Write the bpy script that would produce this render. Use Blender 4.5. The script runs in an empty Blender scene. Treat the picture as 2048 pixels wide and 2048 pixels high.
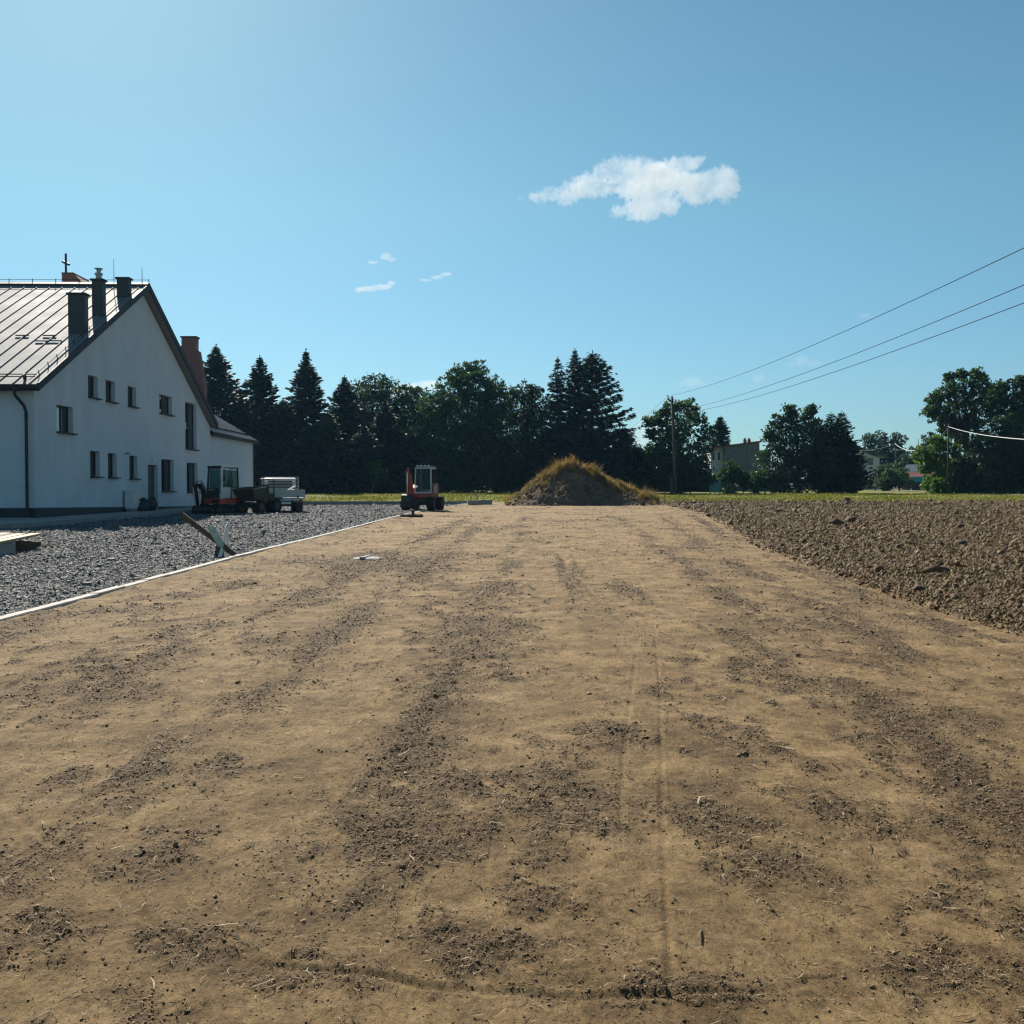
import bpy, bmesh, math, random
import numpy as np
from mathutils import Vector, Matrix
from mathutils.geometry import tessellate_polygon

R = math.radians
PI = math.pi
scene = bpy.context.scene
COL = scene.collection
rng = np.random.default_rng(7)
random.seed(7)

# ------------------------------------------------------------------ camera
CAM = Vector((0.0, 0.0, 1.5))
YAW, PITCH = math.atan(39 / 2048), math.atan(52 / 2048)
FWD = Vector((math.sin(YAW) * math.cos(PITCH), math.cos(YAW) * math.cos(PITCH), -math.sin(PITCH)))
RIGHT = Vector((math.cos(YAW), -math.sin(YAW), 0))
UP = RIGHT.cross(FWD)


def at(px, py, Y):
    """World point at depth Y seen at photo pixel (px, py) (2048 px frame)."""
    d = FWD + RIGHT * ((px - 1024) / 2048) - UP * ((py - 1024) / 2048)
    return CAM + d * (Y / d.y)


def gx(px, Y):
    return at(px, 985, Y).x


def rise(Y):
    return np.interp(Y, [-50, 75, 85, 117, 150, 180, 300, 3000], [0, 0, .10, .47, .66, .80, 1.1, 1.3])


# ------------------------------------------------------------------ noise
_tab = rng.random(65536).astype(np.float32)


def _h(ix, iy, seed):
    n = (ix.astype(np.int64) * 374761393 + iy.astype(np.int64) * 668265263 + seed * 974711) & 0x7fffffff
    n = ((n ^ (n >> 13)) * 1274126177) & 0x7fffffff
    return _tab[(n ^ (n >> 16)) & 65535]


def vn(x, y, seed=0):
    x = np.asarray(x, dtype=np.float64); y = np.asarray(y, dtype=np.float64)
    ix = np.floor(x); iy = np.floor(y)
    fx = x - ix; fy = y - iy
    fx = fx * fx * (3 - 2 * fx); fy = fy * fy * (3 - 2 * fy)
    a = _h(ix, iy, seed); b = _h(ix + 1, iy, seed); c = _h(ix, iy + 1, seed); d = _h(ix + 1, iy + 1, seed)
    return (a + (b - a) * fx) * (1 - fy) + (c + (d - c) * fx) * fy


def fbm(x, y, seed=0, o=4, g=.5):
    s = 0; a = 1; t = 0
    for k in range(o):
        # rotate each octave to break the lattice
        ca, sa = math.cos(k * .9 + .4), math.sin(k * .9 + .4)
        s = s + a * vn((x * ca - y * sa) * 2 ** k, (x * sa + y * ca) * 2 ** k, seed + k * 17)
        t += a; a *= g
    return s / t


def sstep(a, b, x):
    t = np.clip((x - a) / (b - a), 0, 1)
    return t * t * (3 - 2 * t)


# ------------------------------------------------------------------ materials
def new_mat(name):
    m = bpy.data.materials.new(name); m.use_nodes = True
    nt = m.node_tree; nt.nodes.clear()
    out = nt.nodes.new('ShaderNodeOutputMaterial')
    return m, nt, out


def N(nt, typ, **kw):
    n = nt.nodes.new(typ)
    for k, v in kw.items():
        if k in n.inputs:
            n.inputs[k].default_value = v
        else:
            setattr(n, k, v)
    return n


def L(nt, a, b):
    nt.links.new(a, b)


def c4(c):
    return (c[0], c[1], c[2], 1)


def pm(name, col, rough=.6, metal=0., var=.25, scale=3., bump=0., bscale=40., spec=.5, coat=0.):
    """Painted / plain surface: colour with a weathered variation, roughness variation and fine bump."""
    m, nt, out = new_mat(name)
    b = N(nt, 'ShaderNodeBsdfPrincipled', Roughness=rough, Metallic=metal)
    b.inputs['Specular IOR Level'].default_value = spec
    b.inputs['Coat Weight'].default_value = coat
    tc = N(nt, 'ShaderNodeTexCoord')
    n = N(nt, 'ShaderNodeTexNoise', Scale=scale, Detail=6., Roughness=.65)
    L(nt, tc.outputs['Object'], n.inputs['Vector'])
    r = N(nt, 'ShaderNodeValToRGB')
    r.color_ramp.elements[0].position = .3; r.color_ramp.elements[1].position = .7
    r.color_ramp.elements[0].color = c4([max(0, c * (1 - var)) for c in col])
    r.color_ramp.elements[1].color = c4([min(1, c * (1 + var * .6)) for c in col])
    L(nt, n.outputs['Fac'], r.inputs['Fac']); L(nt, r.outputs['Color'], b.inputs['Base Color'])
    mr = N(nt, 'ShaderNodeMapRange')
    mr.inputs['To Min'].default_value = max(.02, rough - .1); mr.inputs['To Max'].default_value = min(1, rough + .12)
    L(nt, n.outputs['Fac'], mr.inputs['Value']); L(nt, mr.outputs['Result'], b.inputs['Roughness'])
    if bump > 0:
        n2 = N(nt, 'ShaderNodeTexNoise', Scale=bscale, Detail=4.)
        L(nt, tc.outputs['Object'], n2.inputs['Vector'])
        bp = N(nt, 'ShaderNodeBump', Strength=.6, Distance=bump)
        L(nt, n2.outputs['Fac'], bp.inputs['Height']); L(nt, bp.outputs['Normal'], b.inputs['Normal'])
    L(nt, b.outputs['BSDF'], out.inputs['Surface'])
    return m


def leaf_mat(name, dark, light, trans=.45):
    m, nt, out = new_mat(name)
    g = N(nt, 'ShaderNodeNewGeometry')
    r = N(nt, 'ShaderNodeValToRGB')
    r.color_ramp.elements[0].color = c4(dark); r.color_ramp.elements[1].color = c4(light)
    L(nt, g.outputs['Random Per Island'], r.inputs['Fac'])
    b = N(nt, 'ShaderNodeBsdfPrincipled', Roughness=.5)
    b.inputs['Specular IOR Level'].default_value = .18
    t = N(nt, 'ShaderNodeBsdfTranslucent')
    hs = N(nt, 'ShaderNodeHueSaturation', Saturation=1.15, Value=1.5)
    L(nt, r.outputs['Color'], b.inputs['Base Color']); L(nt, r.outputs['Color'], hs.inputs['Color'])
    L(nt, hs.outputs['Color'], t.inputs['Color'])
    mx = N(nt, 'ShaderNodeMixShader', Fac=trans)
    L(nt, b.outputs['BSDF'], mx.inputs[1]); L(nt, t.outputs['BSDF'], mx.inputs[2])
    L(nt, mx.outputs['Shader'], out.inputs['Surface'])
    return m


def island_mat(name, cols, rough=.85, spec=.3):
    """Stones, clods, straw: one colour per loose piece, picked from a ramp."""
    m, nt, out = new_mat(name)
    g = N(nt, 'ShaderNodeNewGeometry')
    r = N(nt, 'ShaderNodeValToRGB'); e = r.color_ramp.elements
    while len(e) < len(cols):
        e.new(.5)
    for i, c in enumerate(cols):
        e[i].position = i / (len(cols) - 1); e[i].color = c4(c)
    L(nt, g.outputs['Random Per Island'], r.inputs['Fac'])
    b = N(nt, 'ShaderNodeBsdfPrincipled', Roughness=rough)
    b.inputs['Specular IOR Level'].default_value = spec
    tc = N(nt, 'ShaderNodeTexCoord'); n = N(nt, 'ShaderNodeTexNoise', Scale=60., Detail=3.)
    L(nt, tc.outputs['Object'], n.inputs['Vector'])
    mx = N(nt, 'ShaderNodeMix', data_type='RGBA', blend_type='MULTIPLY')
    mx.inputs[0].default_value = .5
    L(nt, r.outputs['Color'], mx.inputs[6]); L(nt, n.outputs['Color'], mx.inputs[7])
    hs = N(nt, 'ShaderNodeHueSaturation', Saturation=.9, Value=1.25)
    L(nt, r.outputs['Color'], b.inputs['Base Color'])
    bp = N(nt, 'ShaderNodeBump', Strength=.5, Distance=.01)
    L(nt, n.outputs['Fac'], bp.inputs['Height']); L(nt, bp.outputs['Normal'], b.inputs['Normal'])
    L(nt, b.outputs['BSDF'], out.inputs['Surface'])
    return m


M = {}
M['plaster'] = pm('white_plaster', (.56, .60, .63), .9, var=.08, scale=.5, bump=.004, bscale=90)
_nt = M['plaster'].node_tree; _b = next(q for q in _nt.nodes if q.type == 'BSDF_PRINCIPLED'); _src = _b.inputs['Base Color'].links[0].from_socket
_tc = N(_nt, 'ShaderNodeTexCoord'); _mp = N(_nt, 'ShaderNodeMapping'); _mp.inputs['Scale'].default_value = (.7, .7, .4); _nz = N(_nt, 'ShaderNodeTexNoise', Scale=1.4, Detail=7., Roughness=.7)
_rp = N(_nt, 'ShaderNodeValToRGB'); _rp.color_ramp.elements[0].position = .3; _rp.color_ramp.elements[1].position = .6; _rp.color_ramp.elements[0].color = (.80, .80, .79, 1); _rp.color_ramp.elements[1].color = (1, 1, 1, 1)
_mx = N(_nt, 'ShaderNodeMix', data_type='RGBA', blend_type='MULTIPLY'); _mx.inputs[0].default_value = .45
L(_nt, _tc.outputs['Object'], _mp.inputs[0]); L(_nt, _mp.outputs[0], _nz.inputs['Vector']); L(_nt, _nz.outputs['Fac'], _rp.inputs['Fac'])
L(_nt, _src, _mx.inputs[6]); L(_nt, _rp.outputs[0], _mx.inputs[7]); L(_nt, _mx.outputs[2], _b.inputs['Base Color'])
M['plinth'] = pm('dark_plinth', (.045, .045, .048), .85, var=.3)
M['roofmetal'] = pm('standing_seam_metal', (.195, .20, .205), .68, 0., var=.08, scale=.7, spec=.11)
M['trim'] = pm('graphite_trim', (.035, .038, .042), .65, 0., var=.15, spec=.25)
M['frame'] = pm('graphite_frame', (.03, .032, .036), .45, var=.1)
M['tile'] = pm('dark_roof_tile', (.035, .035, .038), .35, var=.3, scale=6)
M['stack'] = pm('clad_chimney', (.05, .052, .056), .6, .1, var=.2)
M['brick'] = None
M['concrete'] = pm('concrete', (0.302, 0.288, 0.266), .9, var=.25, scale=6, bump=.004)
M['paleconcrete'] = pm('pale_concrete', (0.432, 0.396, 0.353), .9, var=.2, scale=5, bump=.003)
M['dconcrete'] = pm('grey_concrete', (.26, .25, .24), .9, var=.3, scale=3, bump=.004)
M['white'] = pm('white_paint', (0.612, 0.612, 0.595), .35, var=.12, scale=4, coat=.3)
M['whiteplastic'] = pm('white_plastic', (.62, .63, .63), .4, var=.08)
M['orange'] = pm('orange_red_paint', (.42, .06, .025), .4, var=.25, scale=5, coat=.3)
M['red'] = pm('faded_red_paint', (.33, .045, .03), .42, var=.3, scale=5, coat=.2)
M['olive'] = pm('dull_olive_paint', (.055, .055, .035), .6, var=.35, scale=5)
M['rubber'] = pm('tyre_rubber', (.022, .022, .023), .85, var=.3, scale=9, bump=.006, bscale=25)
M['steel'] = pm('dusty_dark_steel', (.06, .055, .05), .6, .4, var=.4, scale=6)
M['chrome'] = pm('bright_rod_steel', (.5, .5, .5), .2, .9, var=.1)
M['alu'] = pm('dull_aluminium', (.36, .36, .345), .5, .35, var=.15, scale=5)
M['black'] = pm('black_plastic', (.018, .018, .02), .55, var=.2)
M['lamp'] = pm('red_lens', (.25, .02, .015), .2, var=.1)
M['wood_dark'] = pm('weathered_brown_wood', (.11, .075, .048), .85, var=.4, scale=8, bump=.004, bscale=30)
M['wood_pale'] = pm('pale_green_board', (.42, .45, .37), .8, var=.35, scale=7, bump=.003)
M['wood_new'] = pm('yellow_timber', (0.364, 0.266, 0.133), .75, var=.25, scale=6, bump=.003)
M['birch'] = pm('bleached_pole_wood', (.80, .76, .70), .8, var=.3, scale=12, bump=.003)
M['pole'] = pm('grey_pole_wood', (.05, .042, .036), .9, var=.3, scale=4)
M['wire'] = pm('wire_metal', (.025, .027, .03), .95, 0., var=.1, spec=.1)
M['cable'] = pm('pale_cable', (.45, .45, .43), .6, var=.1)
M['bark'] = pm('bark', (.06, .045, .035), .95, var=.4, scale=5, bump=.01, bscale=12)
M['barkpale'] = pm('pale_bark', (.16, .14, .12), .95, var=.4, scale=5, bump=.01, bscale=12)
M['sack'] = pm('dark_sacking', (.03, .03, .032), .8, var=.4)
M['teal'] = pm('teal_sheet', (.02, .30, .22), .6, var=.15)
M['rust'] = pm('red_sheet_roof', (.19, .045, .035), .6, var=.3)
M['zinc'] = pm('zinc_sheet_roof', (0.300, 0.315, 0.330), .4, .5, var=.15)
M['greyrender'] = pm('grey_cement_render', (.20, .20, .19), .9, var=.3, scale=1.2, bump=.006)
M['creamrender'] = pm('pale_render', (.58, .57, .55), .9, var=.1, scale=1)
M['tealdoor'] = pm('faded_green_sheet', (.10, .22, .19), .7, var=.2)
M['glow'] = None

# glass: dark, mirror-smooth panes
m, nt, out = new_mat('window_glass')
b = N(nt, 'ShaderNodeBsdfPrincipled', Roughness=.02); b.inputs['Base Color'].default_value = (.02, .024, .026, 1)
b.inputs['Specular IOR Level'].default_value = .6
L(nt, b.outputs['BSDF'], out.inputs['Surface']); M['glass'] = m
m, nt, out = new_mat('sky_bright_window_glass')  # same glass made more reflective, to put a bright sky reflection in left panes
b = N(nt, 'ShaderNodeBsdfPrincipled', Roughness=.02, IOR=2.6); b.inputs['Base Color'].default_value = (.03, .034, .036, 1)
b.inputs['Specular IOR Level'].default_value = .5
L(nt, b.outputs['BSDF'], out.inputs['Surface']); M['glassbright'] = m
m, nt, out = new_mat('cab_glass')
g = N(nt, 'ShaderNodeBsdfGlossy', Roughness=.03); t = N(nt, 'ShaderNodeBsdfTransparent')
t.inputs['Color'].default_value = (.55, .68, .66, 1)
lw = N(nt, 'ShaderNodeLayerWeight', Blend=.25)
mx = N(nt, 'ShaderNodeMixShader')
L(nt, lw.outputs['Fresnel'], mx.inputs['Fac']); L(nt, t.outputs[0], mx.inputs[1]); L(nt, g.outputs[0], mx.inputs[2])
L(nt, mx.outputs[0], out.inputs['Surface']); M['cabglass'] = m

# brick
m, nt, out = new_mat('red_brick')
b = N(nt, 'ShaderNodeBsdfPrincipled', Roughness=.85)
tc = N(nt, 'ShaderNodeTexCoord'); bt = N(nt, 'ShaderNodeTexBrick', Scale=4.)
bt.inputs['Color1'].default_value = (.22, .085, .07, 1); bt.inputs['Color2'].default_value = (.17, .065, .055, 1)
bt.inputs['Mortar'].default_value = (.3, .26, .22, 1); bt.inputs['Mortar Size'].default_value = .012
mp = N(nt, 'ShaderNodeMapping'); mp.inputs['Rotation'].default_value = (R(90), 0, 0)
L(nt, tc.outputs['Object'], mp.inputs['Vector']); L(nt, mp.outputs[0], bt.inputs['Vector'])
L(nt, bt.outputs['Color'], b.inputs['Base Color']); L(nt, b.outputs[0], out.inputs['Surface']); M['brick'] = m

# foliage
M['spruce'] = leaf_mat('spruce_needles', (0.014, 0.026, 0.018), (0.036, 0.060, 0.036), .25)
M['spruceblue'] = leaf_mat('bluish_spruce_needles', (0.018, 0.030, 0.026), (0.040, 0.068, 0.048), .25)
M['sprucelight'] = leaf_mat('young_spruce_needles', (0.024, 0.048, 0.024), (0.056, 0.096, 0.040), .35)
M['leafdark'] = leaf_mat('dark_leaves', (0.016, 0.030, 0.013), (0.040, 0.068, 0.024), .35)
M['leaf'] = leaf_mat('green_leaves', (0.020, 0.040, 0.016), (0.048, 0.084, 0.028), .42)
M['leafwalnut'] = leaf_mat('walnut_leaves', (0.022, 0.044, 0.020), (0.052, 0.096, 0.036), .45)
M['leafbright'] = leaf_mat('bright_leaves', (0.040, 0.076, 0.016), (0.088, 0.144, 0.028), .5)
M['thuja'] = leaf_mat('thuja_sprays', (0.010, 0.021, 0.011), (0.024, 0.044, 0.019), .2)
M['drygrass'] = leaf_mat('dry_grass_blades', (0.134, 0.092, 0.038), (0.237, 0.171, 0.081), .45)
M['weedgrass'] = leaf_mat('green_weed_blades', (0.066, 0.079, 0.020), (0.158, 0.152, 0.046), .45)
M['lawnblade'] = leaf_mat('meadow_grass_blades', (.085, .105, .016), (.20, .185, .042), .30)


# ------------------------------------------------------------------ object helpers
def np_mesh(name, V, F, mat, parent=None, smooth=False, attr=None):
    V = np.asarray(V, dtype=np.float32); F = np.asarray(F, dtype=np.int32)
    me = bpy.data.meshes.new(name)
    k = F.shape[1]
    me.vertices.add(len(V)); me.vertices.foreach_set('co', V.ravel())
    me.loops.add(F.size); me.loops.foreach_set('vertex_index', F.ravel())
    me.polygons.add(len(F))
    me.polygons.foreach_set('loop_start', np.arange(0, F.size, k, dtype=np.int32))
    me.polygons.foreach_set('loop_total', np.full(len(F), k, dtype=np.int32))
    if smooth:
        me.polygons.foreach_set('use_smooth', np.ones(len(F), dtype=bool))
    me.update(calc_edges=True); me.validate()
    if attr is not None:
        for an, av in attr.items():
            a = me.attributes.new(an, 'FLOAT', 'POINT'); a.data.foreach_set('value', np.asarray(av, dtype=np.float32))
    o = bpy.data.objects.new(name, me); COL.objects.link(o)
    me.materials.append(mat)
    if parent: o.parent = parent
    return o


class MB:
    def __init__(self): self.v = []; self.f = []

    def add(self, vs, fs):
        n = len(self.v); self.v += [tuple(p) for p in vs]; self.f += [tuple(i + n for i in f) for f in fs]
        return self

    def box(self, c, s, rot=None):
        x, y, z = s[0] / 2, s[1] / 2, s[2] / 2
        vs = [Vector((a * x, b * y, d * z)) for d in (-1, 1) for b in (-1, 1) for a in (-1, 1)]
        if rot is not None:
            Rm = rot if isinstance(rot, Matrix) else Matrix.Rotation(rot, 3, 'Z')
            vs = [Rm @ p for p in vs]
        vs = [p + Vector(c) for p in vs]
        return self.add(vs, [(0, 2, 3, 1), (4, 5, 7, 6), (0, 1, 5, 4), (2, 6, 7, 3), (0, 4, 6, 2), (1, 3, 7, 5)])

    def bar(self, p0, p1, w, h, up=(0, 0, 1)):
        p0 = Vector(p0); p1 = Vector(p1); d = (p1 - p0); ln = d.length; d.normalize()
        u = Vector(up)
        if abs(d.dot(u)) > .98: u = Vector((1, 0, 0))
        s = d.cross(u).normalized(); t = s.cross(d).normalized()
        Rm = Matrix((s, d, t)).transposed()
        return self.box((p0 + p1) / 2, (w, ln, h), Rm)

    def cyl(self, p0, p1, r, n=14, r2=None, caps=True):
        p0 = Vector(p0); p1 = Vector(p1); r2 = r if r2 is None else r2
        d = (p1 - p0).normalized(); u = Vector((0, 0, 1)) if abs(d.z) < .95 else Vector((1, 0, 0))
        s = d.cross(u).normalized(); t = s.cross(d)
        vs = []
        for p, q in ((p0, r), (p1, r2)):
            for k in range(n):
                a = 2 * PI * k / n; vs.append(p + s * math.cos(a) * q + t * math.sin(a) * q)
        fs = [(k, (k + 1) % n, n + (k + 1) % n, n + k) for k in range(n)]
        if caps: fs += [tuple(range(n - 1, -1, -1)), tuple(range(n, 2 * n))]
        return self.add(vs, fs)

    def tube(self, pts, r, n=8):
        pts = [Vector(p) for p in pts]
        rs = r if isinstance(r, (list, tuple)) else [r] * len(pts)
        vs = []; s0 = None
        for i, p in enumerate(pts):
            d = (pts[min(i + 1, len(pts) - 1)] - pts[max(i - 1, 0)]).normalized()
            if s0 is None:
                u = Vector((0, 0, 1)) if abs(d.z) < .9 else Vector((1, 0, 0))
                s0 = d.cross(u).normalized()
            s0 = (s0 - d * s0.dot(d)).normalized(); t = d.cross(s0)
            for k in range(n):
                a = 2 * PI * k / n; vs.append(p + (s0 * math.cos(a) + t * math.sin(a)) * rs[i])
        fs = []
        for i in range(len(pts) - 1):
            for k in range(n):
                fs.append((i * n + k, i * n + (k + 1) % n, (i + 1) * n + (k + 1) % n, (i + 1) * n + k))
        fs += [tuple(range(n - 1, -1, -1)), tuple(range((len(pts) - 1) * n, len(pts) * n))]
        return self.add(vs, fs)

    def prism(self, poly, axis, a, b):
        """poly: 2-D outline; axis 'x' puts it in (y,z), 'y' in (x,z), 'z' in (x,y); extruded from a to b."""
        def P(q, t): return {'x': (t, q[0], q[1]), 'y': (q[0], t, q[1]), 'z': (q[0], q[1], t)}[axis]
        n = len(poly)
        vs = [P(q, a) for q in poly] + [P(q, b) for q in poly]
        return self.add(vs, [tuple(range(n - 1, -1, -1)), tuple(range(n, 2 * n))] + [(k, (k + 1) % n, n + (k + 1) % n, n + k) for k in range(n)])

    def ring(self, c, axis, R0, r, n=28, m=10, sx=1., sz=1.):
        """Torus round axis 'x','y' or 'z'."""
        vs = []
        for i in range(n):
            a = 2 * PI * i / n
            for j in range(m):
                b2 = 2 * PI * j / m
                q = R0 + r * math.cos(b2) * sz; h = r * math.sin(b2) * sx
                p = {'x': (h, q * math.cos(a), q * math.sin(a)), 'y': (q * math.cos(a), h, q * math.sin(a)), 'z': (q * math.cos(a), q * math.sin(a), h)}[axis]
                vs.append(Vector(p) + Vector(c))
        fs = [(i * m + j, ((i + 1) % n) * m + j, ((i + 1) % n) * m + (j + 1) % m, i * m + (j + 1) % m) for i in range(n) for j in range(m)]
        return self.add(vs, fs)

    def blob(self, c, s, seed=0, j=.12):
        bm = bmesh.new(); bmesh.ops.create_icosphere(bm, subdivisions=2, radius=1)
        rr = random.Random(seed)
        vs = []
        for v in bm.verts:
            k = 1 + rr.uniform(-j, j); vs.append((c[0] + v.co.x * s[0] * k, c[1] + v.co.y * s[1] * k, c[2] + v.co.z * s[2] * k))
        fs = [tuple(v.index for v in f.verts) for f in bm.faces]
        bm.free(); return self.add(vs, fs)

    def build(self, name, mat, parent=None, bevel=0., smooth=False):
        me = bpy.data.meshes.new(name); me.from_pydata(self.v, [], self.f); me.update()
        bm = bmesh.new(); bm.from_mesh(me); bmesh.ops.recalc_face_normals(bm, faces=bm.faces)
        if bevel > 0:
            bmesh.ops.bevel(bm, geom=[e for e in bm.edges if len(e.link_faces) == 2 and e.calc_face_angle(0) > .5], offset=bevel, segments=2, affect='EDGES', clamp_overlap=True)
        bm.to_mesh(me); bm.free()
        if smooth:
            for p in me.polygons: p.use_smooth = True
        me.materials.append(M[mat] if isinstance(mat, str) else mat)
        o = bpy.data.objects.new(name, me); COL.objects.link(o)
        if parent: o.parent = parent
        return o


def tag(o, label, cat, group=None):
    o['label'] = label; o['category'] = cat
    if group: o['group'] = group
    return o


def thing(name, label, cat, loc=(0, 0, 0), rz=0., group=None):
    o = bpy.data.objects.new(name, None); COL.objects.link(o); o.location = loc; o.rotation_euler = (0, 0, rz)
    o.empty_display_size = .3
    return tag(o, label, cat, group)


def struct(o):
    o['kind'] = 'structure'; return o


def stuff(o, label=None):
    o['kind'] = 'stuff'
    if label: o['label'] = label
    return o


# scatter of many small closed pieces (deformed cuboids)
_cube_v = np.array([(a, b2, c) for c in (-1, 1) for b2 in (-1, 1) for a in (-1, 1)], dtype=np.float32)
_cube_f = np.array([(0, 2, 3, 1), (4, 5, 7, 6), (0, 1, 5, 4), (2, 6, 7, 3), (0, 4, 6, 2), (1, 3, 7, 5)], dtype=np.int32)
_oct_v = np.array([(1, 0, 0), (-1, 0, 0), (0, 1, 0), (0, -1, 0), (0, 0, 1), (0, 0, -1)], dtype=np.float32)
_oct_f = np.array([(0, 2, 4), (2, 1, 4), (1, 3, 4), (3, 0, 4), (2, 0, 5), (1, 2, 5), (3, 1, 5), (0, 3, 5)], dtype=np.int32)


def rotmats(n, tilt=PI):
    a = rng.random(n) * 2 * PI; b2 = (rng.random(n) - .5) * tilt; c = (rng.random(n) - .5) * tilt
    ca, sa, cb, sb, cc, sc = np.cos(a), np.sin(a), np.cos(b2), np.sin(b2), np.cos(c), np.sin(c)
    Rz = np.zeros((n, 3, 3)); Rz[:, 0, 0] = ca; Rz[:, 0, 1] = -sa; Rz[:, 1, 0] = sa; Rz[:, 1, 1] = ca; Rz[:, 2, 2] = 1
    Rx = np.zeros((n, 3, 3)); Rx[:, 0, 0] = 1; Rx[:, 1, 1] = cb; Rx[:, 1, 2] = -sb; Rx[:, 2, 1] = sb; Rx[:, 2, 2] = cb
    Ry = np.zeros((n, 3, 3)); Ry[:, 1, 1] = 1; Ry[:, 0, 0] = cc; Ry[:, 0, 2] = sc; Ry[:, 2, 0] = -sc; Ry[:, 2, 2] = cc
    return np.einsum('nij,njk,nkl->nil', Rz, Rx, Ry)


def pieces(P, size, kind='cube', jit=.35, tilt=PI, flat=.6):
    n = len(P)
    bv, bf = (_cube_v * .75, _cube_f) if kind == 'cube' else (_oct_v, _oct_f)
    s = np.asarray(size).reshape(n, 1, 1) * (np.array([1., .75, flat]) * rng.uniform(.7, 1.25, (n, 1, 3)))
    V = bv[None] * (1 + rng.uniform(-jit, jit, (n, len(bv), 3))) * s
    V = np.einsum('nij,nkj->nki', rotmats(n, tilt), V) + np.asarray(P)[:, None, :]
    F = bf[None] + (np.arange(n) * len(bv))[:, None, None]
    return V.reshape(-1, 3), F.reshape(-1, bf.shape[1])


def blades(P, h, w, lean=.5, dirs=None):
    """Upright tapering blades: bent two-quad-ish strips (as 3-vertex + 2 -> two faces each)."""
    n = len(P); a = rng.random(n) * 2 * PI
    side = np.stack([np.cos(a), np.sin(a), np.zeros(n)], 1); ld = rng.random(n) * 2 * PI
    le = np.stack([np.cos(ld), np.sin(ld), np.zeros(n)], 1) * (rng.random((n, 1)) * lean)
    h = np.asarray(h).reshape(n, 1); w = np.asarray(w).reshape(n, 1)
    up = np.array([[0, 0, 1.]])
    b0 = P - side * w / 2; b1 = P + side * w / 2
    m0 = P + (up + le * .35) * h * .55 - side * w * .35; m1 = m0 + side * w * .7
    t0 = P + (up * (1 - .2 * np.linalg.norm(le, axis=1, keepdims=True)) + le) * h - side * w * .08; t1 = t0 + side * w * .16
    V = np.stack([b0, b1, m1, m0, t1, t0], 1).reshape(-1, 3)
    k = (np.arange(n) * 6)[:, None]
    F = np.concatenate([k + np.array([[0, 1, 2, 3]]), k + np.array([[3, 2, 4, 5]])], 0)
    return V, F


def flakes(P, ln, wd, an, tl, bend, arch=.6):
    n = len(P); dx, dy = np.cos(an), np.sin(an)
    D = np.stack([dx, dy, tl], 1) * ln[:, None] / 2; W = np.stack([-dy, dx, np.zeros(n)], 1) * wd[:, None] / 2
    B = np.stack([-dy, dx, np.zeros(n)], 1) * bend[:, None]; U = np.zeros((n, 3)); U[:, 2] = wd * arch
    V = np.stack([P - D - W * .7, P - D + W * .7, P + B - W * 1.1 + U, P + B + W * 1.1 + U, P + D - W * .5, P + D + W * .5], 1).reshape(-1, 3)
    k = (np.arange(n) * 6)[:, None]
    return V, np.concatenate([k + np.array([[0, 2, 3, 1]]), k + np.array([[2, 4, 5, 3]])])


# ------------------------------------------------------------------ world + sun + clouds
SUN_AZ, SUN_EL = R(-22), R(35.5)
SD = Vector((math.sin(SUN_AZ) * math.cos(SUN_EL), math.cos(SUN_AZ) * math.cos(SUN_EL), math.sin(SUN_EL)))
w = bpy.data.worlds.new('World'); scene.world = w; w.use_nodes = True
nt = w.node_tree; nt.nodes.clear()
out = N(nt, 'ShaderNodeOutputWorld'); bg = N(nt, 'ShaderNodeBackground', Strength=.12)
sky = N(nt, 'ShaderNodeTexSky'); sky.sky_type = 'NISHITA'; sky.sun_disc = False
sky.sun_elevation = SUN_EL; sky.sun_rotation = SUN_AZ
sky.air_density = 1.0; sky.dust_density = .30; sky.ozone_density = 6.0; sky.altitude = 0
bg.inputs['Strength'].default_value = .053
# clear-air tint of the sky by height above the horizon (cyan overhead, pale at the horizon)
tc = N(nt, 'ShaderNodeTexCoord'); sx = N(nt, 'ShaderNodeSeparateXYZ'); L(nt, tc.outputs['Generated'], sx.inputs[0])
rp = N(nt, 'ShaderNodeValToRGB'); e = rp.color_ramp.elements; e.new(.12)
for i, (p, c) in enumerate([(.0, (.56, .81, .91)), (.10, (.78, .99, .95)), (.26, (.95, 1.20, .97))]):
    e[i].position = p; e[i].color = c4(c)
L(nt, sx.outputs['Z'], rp.inputs['Fac'])
ml = N(nt, 'ShaderNodeMix', data_type='RGBA', blend_type='MULTIPLY'); ml.inputs[0].default_value = 1.; ml.clamp_result = False
L(nt, sky.outputs[0], ml.inputs[6]); L(nt, rp.outputs[0], ml.inputs[7]); L(nt, ml.outputs[2], bg.inputs['Color']); L(nt, bg.outputs[0], out.inputs['Surface'])
sl = bpy.data.lights.new('sun', 'SUN'); sl.energy = 5.0; sl.angle = R(.53); sl.color = (1., .93, .82)
so = bpy.data.objects.new('sun', sl); COL.objects.link(so); so.rotation_euler = SD.to_track_quat('Z', 'Y').to_euler()
so.location = (0, 0, 60)

cd = bpy.data.cameras.new('camera'); cam = bpy.data.objects.new('camera', cd); COL.objects.link(cam)
cam.location = CAM; cam.rotation_euler = (-FWD).to_track_quat('Z', 'Y').to_euler()
cam.matrix_world = Matrix.Translation(CAM) @ Matrix((RIGHT, UP, -FWD)).transposed().to_4x4()
cd.lens = 36; cd.sensor_width = 36; cd.clip_end = 20000; cd.clip_start = .05
scene.camera = cam

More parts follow.
